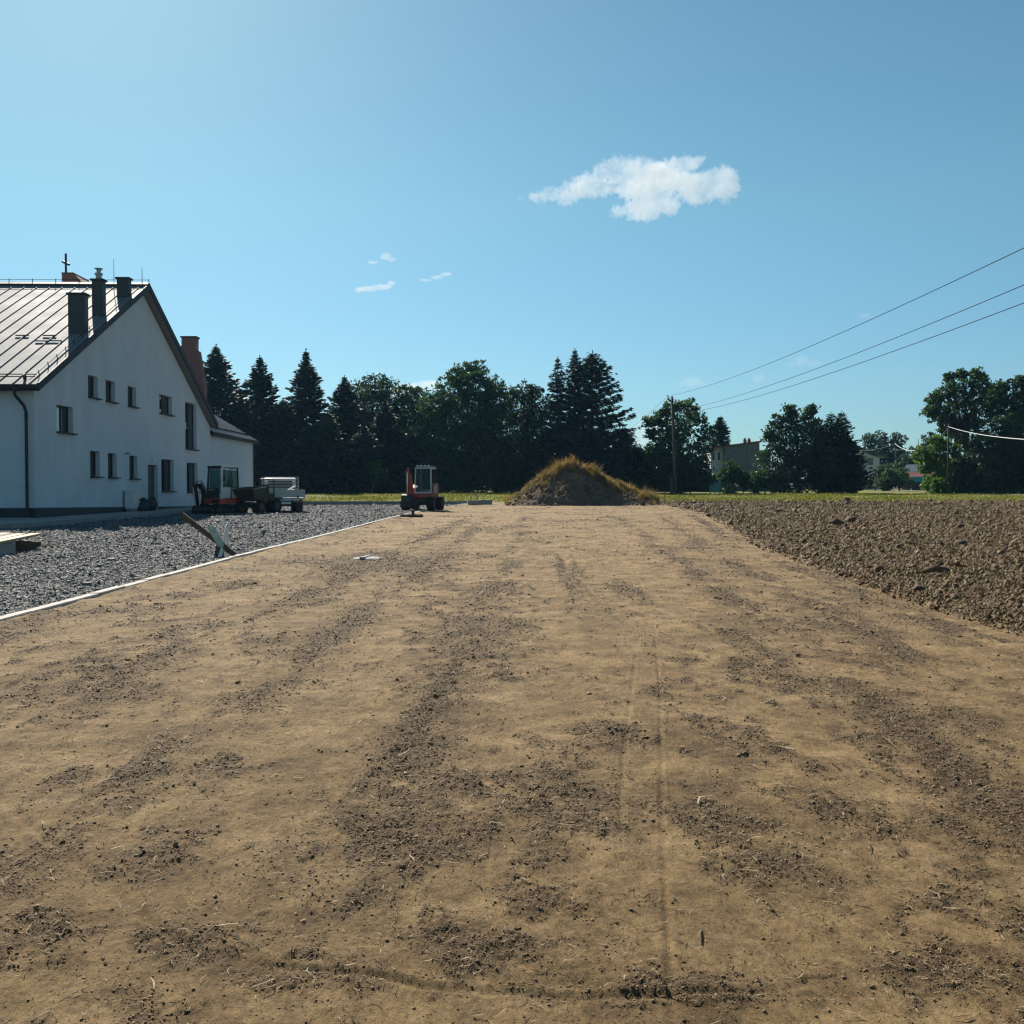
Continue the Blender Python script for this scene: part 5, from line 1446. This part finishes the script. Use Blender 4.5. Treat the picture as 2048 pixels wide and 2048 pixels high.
def conifer_parts(rs, H, L0, zlow, shape, dens, droop, leaders, card, ax=(0, 0), hang=0., gap=1.):
    Pc = []; A = []; W = []; S_ = []
    br = []
    z = zlow
    while z < H - .15:
        t = z / H; Lz = L0 * max(.0, 1 - t) ** shape * min(1., .80 + 1.2 * t) + .05
        nb = int(rs.integers(8, 12))
        a0 = rs.random() * 2 * PI
        for k in range(nb):
            az = a0 + 2 * PI * k / nb + rs.normal(0, .25); ln = Lz * rs.uniform(.62, 1.18)
            out_ = np.array([math.cos(az), math.sin(az), 0]); side = np.array([-out_[1], out_[0], 0])
            up = .42 * t - droop * (1 - t)
            m_ = max(3, int(ln / .20 * dens))
            s = np.sort(rs.random(m_)) ** .8
            p = np.array([ax[0], ax[1], z]) + out_ * (s * ln)[:, None]
            p[:, 2] += up * ln * s + .18 * ln * s ** 2.5 * (1 - t) - .05
            if ln > .9: br.append((np.array([ax[0], ax[1], z]), np.array([ax[0], ax[1], z]) + out_ * ln * .9 + np.array([0, 0, up * ln * .9])))
            for rep in range(4):
                lat = rs.uniform(-1, 1, m_) * (.16 + .30 * ln * (1 - s) * .6 + .1)
                q = p + side * lat[:, None] * .8 + rs.normal(0, .06, (m_, 3)); q[:, 2] -= np.abs(lat) * .25 + hang * rs.random(m_)
                dr = out_ * .8 + side * np.sign(lat)[:, None] * rs.uniform(.2, .9, (m_, 1)); dr[:, 2] += up * .5 - hang * rs.random(m_) * 1.6 + rs.normal(0, .15, m_)
                Pc.append(q); A.append(dr); S_.append(rs.uniform(.7, 1.3, m_) * card * (.42 + .58 * min(1, Lz / 1.6)))
        z += gap * rs.uniform(.30, .48) * (.75 if t > .75 else 1)
    zt = np.linspace(H - 1.3, H + .1, 16); Pc.append(np.stack([ax[0] + 0 * zt, ax[1] + 0 * zt, zt], 1) + rs.normal(0, .05, (16, 3)))
    A.append(np.stack([rs.normal(0, .35, 16), rs.normal(0, .35, 16), np.ones(16)], 1)); S_.append(np.full(16, card * .6))
    P = np.concatenate(Pc); A = np.concatenate(A); sz = np.concatenate(S_)[:, None]
    A /= np.linalg.norm(A, axis=1, keepdims=True)
    nr_ = rs.normal(size=A.shape) * .6 + np.array([0, 0, 1.]); B = np.cross(A, nr_); B /= np.linalg.norm(B, axis=1, keepdims=True)
    V = np.stack([P - A * sz * .45, P + B * sz * .20, P + A * sz * .6, P - B * sz * .20], 1).reshape(-1, 3)
    return V, br


def conifer(label, px, top, hw, Y, mat, seed, low=985, shape=.85, dens=1., droop=.30, leaders=0, card=.62, axes=None, hang=0., group=None, cat='tree', name='spruce_tree', trunk_r=.17, zlow=.25, gap=1.):
    rs = np.random.default_rng(seed)
    bx = gx(px, Y); z0 = float(rise(Y)) - .1
    o = thing(name, label, cat, (bx, Y, z0), 0, group)
    axes = axes or [(px, top, hw * 1.75)]
    Vs = []; mb = MB()
    for (apx, atop, ahw) in axes:
        q = at(apx, atop, Y); H = q.z - z0; xa = q.x - bx; ya = rs.uniform(-.8, .8) if len(axes) > 1 else 0
        V, br = conifer_parts(rs, H, ahw * Y / 2048, max(zlow, (at(px, low, Y).z - z0)), shape, dens, droop, leaders, card, (xa, ya), hang, gap)
        Vs.append(V)
        mb.tube([(xa * .5, ya, -.2), (xa, ya, H * .4), (xa, ya, H)], [trunk_r * 1.3, trunk_r * .8, .015], 8)
        for (a, b2) in br[::2]: mb.tube([a, b2], [.035, .01], 4)
        for k in range(leaders):
            a = rs.random() * 2 * PI; tb = rs.uniform(.10, .34); rr = rs.uniform(.25, .8) * ahw * Y / 2048 * tb ** shape; zb = H * (1 - tb); hh = rs.uniform(.05, .12) * H
            b0 = Vector((xa + math.cos(a) * rr, ya + math.sin(a) * rr, zb - .4)); tip = b0 + Vector((math.cos(a) * .15, math.sin(a) * .15, hh))
            mb.tube([b0, tip], [.035, .012], 4)
            for j in range(9):
                c = b0.lerp(tip, .25 + .7 * j / 9); an = rs.random() * 2 * PI; l_ = .42 * (1 - j / 12)
                e = c + Vector((math.cos(an) * l_, math.sin(an) * l_, .28)); mb.tube([c, e], [.02, .012], 4)
                v = np.array([c.lerp(e, .2), c.lerp(e, .6) + Vector((0, .05, .05)), e + (e - c) * .15, c.lerp(e, .6) - Vector((0, .05, .05))]); Vs.append(v)
    V = np.concatenate(Vs)
    np_mesh('crown', V, np.arange(len(V)).reshape(-1, 4), M[mat], o)
    mb.build('trunk', 'bark', o)
    return o


GS = 'spruces behind the white house'
conifer('broad spruce with bare spiky top right beside the brick stack', 432, 690, 78, 142, 'spruceblue', 11, shape=.95, leaders=12, group=GS, droop=.22, dens=.9)
conifer('low dark spruce squeezed behind the house roof edge', 392, 765, 60, 146, 'spruce', 12, group=GS)
conifer('spruce with one tall thin leader, second from the house', 520, 712, 66, 140, 'spruce', 13, shape=.95, leaders=7, group=GS)
conifer('tallest pointed spruce of the row, with pale tip cones', 612, 700, 66, 139, 'spruceblue', 14, shape=.98, leaders=2, group=GS)
conifer('blunt dark spruce right of the tallest spruce', 689, 752, 58, 143, 'spruce', 15, shape=.92, leaders=3, group=GS)
conifer('dark spruce filling the gap behind the flatbed truck', 566, 800, 56, 137, 'spruce', 16, group=GS)
conifer('small spruce behind the house wing, between two taller ones', 478, 775, 60, 147, 'spruce', 17, group=GS)
conifer('narrow dark spruce before the rounded leafy crowns', 770, 800, 56, 138, 'spruce', 18, group=GS, shape=1.0)
conifer('dark spruce low behind the red excavator', 835, 858, 56, 141, 'spruce', 19, group=GS)
conifer('young pale green spruce in front of the tall row, near the truck', 655, 825, 46, 133, 'sprucelight', 20, group=GS, dens=.8)
conifer('young green spruce drooping to the grass right of the truck', 610, 868, 54, 131, 'spruce', 21, group=GS, droop=.4)
conifer('slim green spruce standing over the lit grass patch', 728, 850, 42, 132, 'spruce', 22, group=GS)

GD = 'leafy trees along the back of the yard'
tree('round crown leafy tree between the spruces, left of the cloud gap', 150, [(747, 775, 30), (715, 790, 28), (777, 790, 30), (745, 815, 45), (705, 845, 42), (790, 850, 45), (745, 890, 60), (745, 945, 55)], 745, 'leafdark', seed=31, group=GD)
tree('smaller leafy tree in the dip right of the spruces', 148, [(815, 790, 24), (838, 800, 24), (805, 830, 34), (850, 835, 36), (825, 880, 50), (815, 940, 55)], 822, 'leaf', seed=32, group=GD)
tree('biggest leafy tree, broad uneven crown behind the red excavator', 142, [(930, 745, 22), (957, 742, 24), (912, 758, 20), (985, 772, 24), (950, 778, 40), (900, 792, 36), (990, 805, 34), (870, 815, 34), (935, 830, 58), (985, 850, 50), (880, 870, 55), (930, 900, 62), (985, 920, 55), (880, 940, 55), (940, 955, 48)], 935, 'leaf', seed=33, group=GD, trunk_r=.38, dens=1.0)
tree('leafy tree beside the tall three stemmed conifer', 144, [(1020, 795, 18), (1046, 785, 20), (1068, 785, 18), (1035, 820, 34), (1075, 825, 36), (1020, 860, 42), (1070, 870, 45), (1040, 915, 55), (1085, 930, 50), (1020, 960, 45)], 1050, 'leafdark', seed=34, group=GD, trunk_r=.3)
conifer('tall three stemmed larch with drooping branches behind the soil mound', 1158, 700, 92, 141, 'spruce', 41, low=930, shape=.66, dens=1.05, droop=.20, card=.58, hang=.35, gap=1.9, name='larch_tree', trunk_r=.22,
        axes=[(1116, 714, 52), (1150, 697, 62), (1184, 704, 128)])
conifer('small ragged larch leaning out right of the three stemmed one', 1246, 852, 34, 138, 'spruce', 42, low=960, shape=.6, dens=.8, droop=.1, hang=.4, name='larch_tree')
tree('dark understorey bush behind the left flank of the mound', 146, [(1010, 950, 40), (1060, 960, 35), (1110, 945, 45), (1150, 950, 45), (1110, 900, 45), (1160, 900, 40)], 1085, 'thuja', seed=43, name='bush', cat='bush', dens=1.2)
tree('dark understorey bush behind the right flank of the mound', 144, [(1190, 930, 45), (1230, 945, 40), (1205, 965, 40), (1245, 970, 25), (1180, 890, 36)], 1210, 'thuja', seed=44, name='bush', cat='bush', dens=1.2)
tree('dark rounded thicket left of the tall dark pole', 137, [(1290, 910, 22), (1272, 928, 26), (1308, 930, 28), (1262, 955, 28), (1295, 958, 32), (1325, 960, 24)], 1290, 'leafdark', seed=45, name='bush', cat='bush', dens=1.2)
tree('big round walnut tree with sky gaps behind the tall dark pole', 133, [(1345, 815, 17), (1370, 812, 18), (1395, 830, 20), (1322, 832, 16), (1300, 842, 13), (1303, 866, 13), (1335, 848, 26), (1375, 848, 28), (1410, 866, 20), (1322, 885, 28), (1360, 884, 34), (1400, 895, 26), (1310, 905, 22), (1340, 925, 34), (1385, 930, 32)], 1362, 'leafwalnut', seed=46, leaf=.42, dens=.62, trunk_r=.3)
tree('low dark fruit tree under the walnut, behind the pole', 128, [(1330, 925, 30), (1365, 930, 32), (1400, 940, 30), (1340, 958, 28), (1385, 962, 26), (1418, 960, 18)], 1362, 'leafdark', seed=47, dens=.9, trunk_r=.16)
conifer('small dark spruce above the roof of the grey house', 1441, 834, 20, 172, 'spruce', 48, low=905, shape=.55, card=.7)
tree('sunlit shrub below the wall of the grey house', 131, [(1462, 940, 17), (1452, 955, 18), (1478, 955, 18), (1465, 972, 20), (1492, 965, 15)], 1466, 'leaf', seed=49, name='shrub', cat='shrub', trunk_r=.08)
tree('low light green shrub at the foot of the ragged dark tree', 131, [(1520, 958, 17), (1538, 952, 18), (1512, 972, 16), (1548, 970, 18), (1562, 960, 14)], 1530, 'leaf', seed=50, name='shrub', cat='shrub', trunk_r=.08)
tree('ragged dark leafy tree joined to the thujas, right of the grey house', 132, [(1583, 822, 13), (1612, 828, 13), (1625, 820, 8), (1560, 842, 15), (1540, 870, 14), (1595, 845, 26), (1625, 855, 22), (1560, 880, 34), (1605, 895, 46), (1560, 925, 40), (1605, 945, 46), (1565, 962, 32), (1640, 930, 40)], 1598, 'leafdark', seed=51, dens=1.0, trunk_r=.25)
GT = 'dark thujas by the white house'
for k, (px, top, hw, lab) in enumerate(((1640, 850, 26, 'dark thuja touching the ragged leafy tree'), (1662, 826, 26, 'left one of the two tallest thuja tips'), (1683, 824, 27, 'right one of the two tallest thuja tips'), (1704, 880, 26, 'shortest dark thuja, next to the white house'))):
    conifer(lab, px, top, hw, 131 + k * .6, 'thuja', 60 + k, shape=.62, droop=-.35, card=.45, dens=1.2, group=GT, name='thuja_tree')
tree('distant leafy tree rising over the white house and leaning pole', 235, [(1735, 882, 15), (1765, 876, 16), (1792, 880, 16), (1750, 900, 22), (1785, 902, 22), (1765, 925, 30), (1800, 925, 24)], 1765, 'leafdark', seed=71, leaf=.5, dens=.55)
tree('distant dark tree over the shed, left of the bright tree', 205, [(1832, 915, 22), (1852, 900, 20), (1865, 878, 16), (1815, 935, 26), (1845, 940, 28), (1800, 950, 25)], 1840, 'leafdark', seed=72, leaf=.45, dens=.6)
tree('shrub with pale leaves left of the leaning pole', 162, [(1778, 952, 16), (1765, 968, 14), (1790, 966, 14), (1804, 950, 16), (1780, 975, 12)], 1780, 'leafwalnut', seed=73, name='shrub', cat='shrub', trunk_r=.08)
tree('dark shrub at the fence under the white house', 168, [(1752, 960, 14), (1738, 968, 12), (1762, 945, 13), (1815, 968, 12)], 1750, 'leafdark', seed=74, name='shrub', cat='shrub', trunk_r=.08)
tree('bright green leafy tree behind the straight pole', 128, [(1872, 884, 14), (1890, 892, 14), (1855, 905, 18), (1882, 912, 22), (1853, 930, 18), (1878, 942, 24), (1905, 905, 14), (1898, 930, 20), (1868, 965, 18), (1895, 968, 18)], 1882, 'leafbright', seed=75, leaf=.4, dens=.85, trunk_r=.16)
tree('large dark leafy tree with clumpy crown above the straight pole', 136, [(1903, 752, 11), (1925, 748, 13), (1950, 752, 14), (1968, 756, 10), (1890, 780, 17), (1865, 800, 15), (1862, 822, 14), (1915, 785, 28), (1950, 788, 30), (1885, 815, 28), (1920, 830, 34), (1960, 830, 34), (1985, 790, 22), (1895, 850, 22), (1940, 870, 34), (1970, 900, 36)], 1935, 'leaf', seed=76, leaf=.40, dens=.9, trunk_r=.32)
tree('dark tree mass cut by the right picture edge', 130, [(2005, 775, 16), (2030, 768, 16), (2052, 775, 20), (1995, 805, 28), (2030, 810, 34), (2065, 810, 34), (2000, 860, 42), (2045, 870, 46), (1975, 915, 40), (2020, 925, 48), (2065, 930, 48), (2000, 965, 38), (2050, 970, 40)], 2025, 'leafdark', seed=77, dens=1.1, trunk_r=.3)
tree('dark low bush under the trees right of the straight pole', 127, [(1930, 960, 24), (1960, 955, 28), (1918, 975, 16), (1950, 978, 22), (1985, 970, 26), (1940, 925, 22)], 1945, 'thuja', seed=78, name='bush', cat='bush', dens=1.2, trunk_r=.1)
tree('small pale shrub at the foot of the bright green tree', 124, [(1875, 965, 9), (1868, 978, 9), (1882, 980, 8)], 1874, 'leafbright', seed=79, name='shrub', cat='shrub', trunk_r=.05)
tree('small bright sapling with pale bare stem before the dark spruces', 130, [(748, 930, 14), (758, 945, 16), (742, 950, 13), (765, 958, 10), (752, 965, 12)], 744, 'leafbright', seed=80, dens=.55, bark='barkpale', trunk_r=.12, name='sapling')

# woods further back: leaf mass added to block light low behind the trees
Pp = []
for (p0, p1, Yw, tp) in ((300, 1345, 178, 905), (1680, 2200, 222, 925), (-150, 330, 170, 880), (1895, 2250, 148, 920), (1255, 1440, 152, 940), (980, 1300, 156, 935)):
    n = int((p1 - p0) * (34 if Yw > 160 else 26)); px = rng.uniform(p0, p1, n); topz = 1.5 + (972 - tp) / 2048 * Yw + 2.2 * (fbm(px * .02, px * 0 + Yw, 99, 4) - .5) * 2
    z = float(rise(Yw)) + rng.random(n) * (topz - float(rise(Yw))); x = (px - 985) / 2048 * Yw
    Pp.append(np.stack([x, Yw + rng.uniform(-4, 4, n), z], 1))
V, F = leaf_quads(np.concatenate(Pp), 1.1); stuff(np_mesh('woodland', V, F, M['leafdark']))

# ------------------------------------------------------------------ clouds
from mathutils import noise as mnoise


def cloud_mat(dens, scale, lo, hi):
    m, nt, out = new_mat('cloud_vapour')
    tc = N(nt, 'ShaderNodeTexCoord')
    n = N(nt, 'ShaderNodeTexNoise', Scale=scale, Detail=8., Roughness=.66); L(nt, tc.outputs['Object'], n.inputs['Vector'])
    mr = N(nt, 'ShaderNodeMapRange', interpolation_type='SMOOTHSTEP'); mr.inputs['From Min'].default_value = lo; mr.inputs['From Max'].default_value = hi
    mr.inputs['To Min'].default_value = dens * .12; mr.inputs['To Max'].default_value = dens
    L(nt, n.outputs['Fac'], mr.inputs['Value'])
    v = N(nt, 'ShaderNodeVolumeScatter', Anisotropy=.1); v.inputs['Color'].default_value = (.84, .86, .88, 1)
    L(nt, mr.outputs[0], v.inputs['Density']); L(nt, v.outputs[0], out.inputs['Volume'])
    return m


M['cloud'] = cloud_mat(.022, .02, .36, .60); M['wisp'] = cloud_mat(.05, .045, .40, .62); M['thincloud'] = cloud_mat(.006, .008, .30, .70)
def cloud(label, D, circles, mat, flat=1., rough=1.):
    c = circles[0]; q0 = at(c[0], c[1], D); k = D / 2048
    bm = bmesh.new()
    for (px, py, rx, ry) in circles:
        q = at(px, py, D); sx, sz = rx * k * .9, ry * k * .88
        mtx = Matrix.Translation(q - q0 + Vector((0, random.uniform(-.4, .4) * sx, 0))) @ Matrix.Diagonal((sx, (sx + sz) * .5 * flat, sz, 1))
        bmesh.ops.create_icosphere(bm, subdivisions=3, radius=1, matrix=mtx)
    me = bpy.data.meshes.new('cloud'); bm.to_mesh(me); bm.free()
    o = bpy.data.objects.new('cloud', me); COL.objects.link(o); o.location = q0
    rm = min(r[3] for r in circles); rM = max(r[3] for r in circles)
    md = o.modifiers.new('skin', 'REMESH'); md.mode = 'VOXEL'; md.voxel_size = max(1.3, min(2.2 * k, rm * k * .3))
    dg = bpy.context.evaluated_depsgraph_get(); me2 = bpy.data.meshes.new_from_object(o.evaluated_get(dg)); o.modifiers.clear(); o.data = me2
    s1, s2 = 1 / (rM * k * .55), 1 / (rM * k * .16)
    nv = len(me2.vertices); co = np.zeros(nv * 3); nr_ = np.zeros(nv * 3); me2.vertices.foreach_get('co', co); me2.vertices.foreach_get('normal', nr_)
    co = co.reshape(-1, 3); nr_ = nr_.reshape(-1, 3); d = np.zeros(nv)
    for i in range(nv):
        p = Vector(co[i])
        d[i] = rM * k * rough * (.26 * mnoise.noise(p * s1) + .20 * mnoise.noise(p * s1 * 2.3 + Vector((7, 1, 3))) + .16 * mnoise.noise(p * s2) + .10 * mnoise.noise(p * s2 * 2.2))
    me2.vertices.foreach_set('co', (co + nr_ * d[:, None]).ravel()); me2.update()
    me2.materials.clear(); me2.materials.append(M[mat])
    return tag(o, label, 'cloud')


cloud('large white cloud with a pointed left tail, high right of centre', 1800, [(1290, 370, 75, 42), (1225, 345, 45, 26), (1270, 340, 60, 22), (1345, 335, 45, 16), (1385, 322, 26, 14), (1400, 375, 60, 34), (1445, 370, 38, 36), (1180, 380, 60, 24), (1125, 392, 45, 16), (1085, 396, 32, 10), (1290, 415, 45, 28), (1240, 420, 26, 12), (1320, 405, 50, 24), (1050, 396, 14, 5), (1340, 360, 60, 30)], 'cloud')
cloud('small ragged white puff above the thin cloud streak', 1800, [(772, 512, 13, 9), (784, 520, 11, 5), (745, 524, 12, 4)], 'wisp')
cloud('thin white cloud streak low left of centre', 1800, [(735, 577, 28, 7), (760, 573, 26, 6), (783, 566, 10, 6), (716, 582, 10, 5)], 'wisp')
cloud('thin short cloud wisp ending the faint streak', 1800, [(875, 555, 16, 4.5), (893, 549, 14, 4), (850, 560, 16, 2.5)], 'wisp')
cloud('low faint puff over the round walnut tree', 2600, [(1382, 764, 26, 12), (1368, 768, 18, 8), (1400, 768, 18, 7)], 'thincloud')
cloud('low faint puff between the wires', 2600, [(1600, 722, 20, 12), (1628, 728, 20, 9), (1580, 730, 12, 7)], 'thincloud')
cloud('smallest pale puff just under the highest wire', 2600, [(1725, 632, 16, 6), (1738, 636, 12, 4)], 'thincloud')
cloud('very faint puff left under the highest wire', 2600, [(1516, 757, 16, 10)], 'thincloud')
cloud('white cloud bank showing between the leafy trees', 2600, [(820, 778, 40, 14), (860, 772, 30, 12), (785, 785, 25, 14)], 'cloud')
cloud('pale low cloud bank left of the tall dark pole', 2600, [(1310, 850, 50, 30), (1280, 880, 40, 30), (1340, 860, 40, 24)], 'thincloud')

# ------------------------------------------------------------------ thin summer haze
mb = MB(); mb.box((0, 330, 12.5), (1140, 800, 29))
m, nt, out = new_mat('haze_air')
v = N(nt, 'ShaderNodeVolumePrincipled'); v.inputs['Density'].default_value = .00008; v.inputs['Color'].default_value = (.30, .62, 1, 1); v.inputs['Anisotropy'].default_value = .3
L(nt, v.outputs[0], out.inputs['Volume']); M['haze'] = m
o = stuff(mb.build('haze', 'haze')); o.visible_shadow = True

# ------------------------------------------------------------------ render settings
scene.render.engine = 'CYCLES'
cy = scene.cycles
cy.use_denoising = True; cy.denoiser = 'OPENIMAGEDENOISE'; cy.denoising_input_passes = 'RGB_ALBEDO_NORMAL'; cy.denoising_prefilter = 'ACCURATE'
cy.max_bounces = 8; cy.diffuse_bounces = 3; cy.glossy_bounces = 3; cy.transmission_bounces = 4; cy.transparent_max_bounces = 12; cy.volume_bounces = 12
cy.volume_step_rate = 1.5; cy.volume_max_steps = 256
cy.sample_clamp_indirect = 6
cy.pixel_filter_type = 'BLACKMAN_HARRIS'; cy.filter_width = 1.3
vs_ = scene.view_settings; vs_.view_transform = 'Standard'; vs_.look = 'None'; vs_.gamma = 1.0; vs_.exposure = .835; vs_.use_curve_mapping = False
scene.render.resolution_x = scene.render.resolution_y = 1024
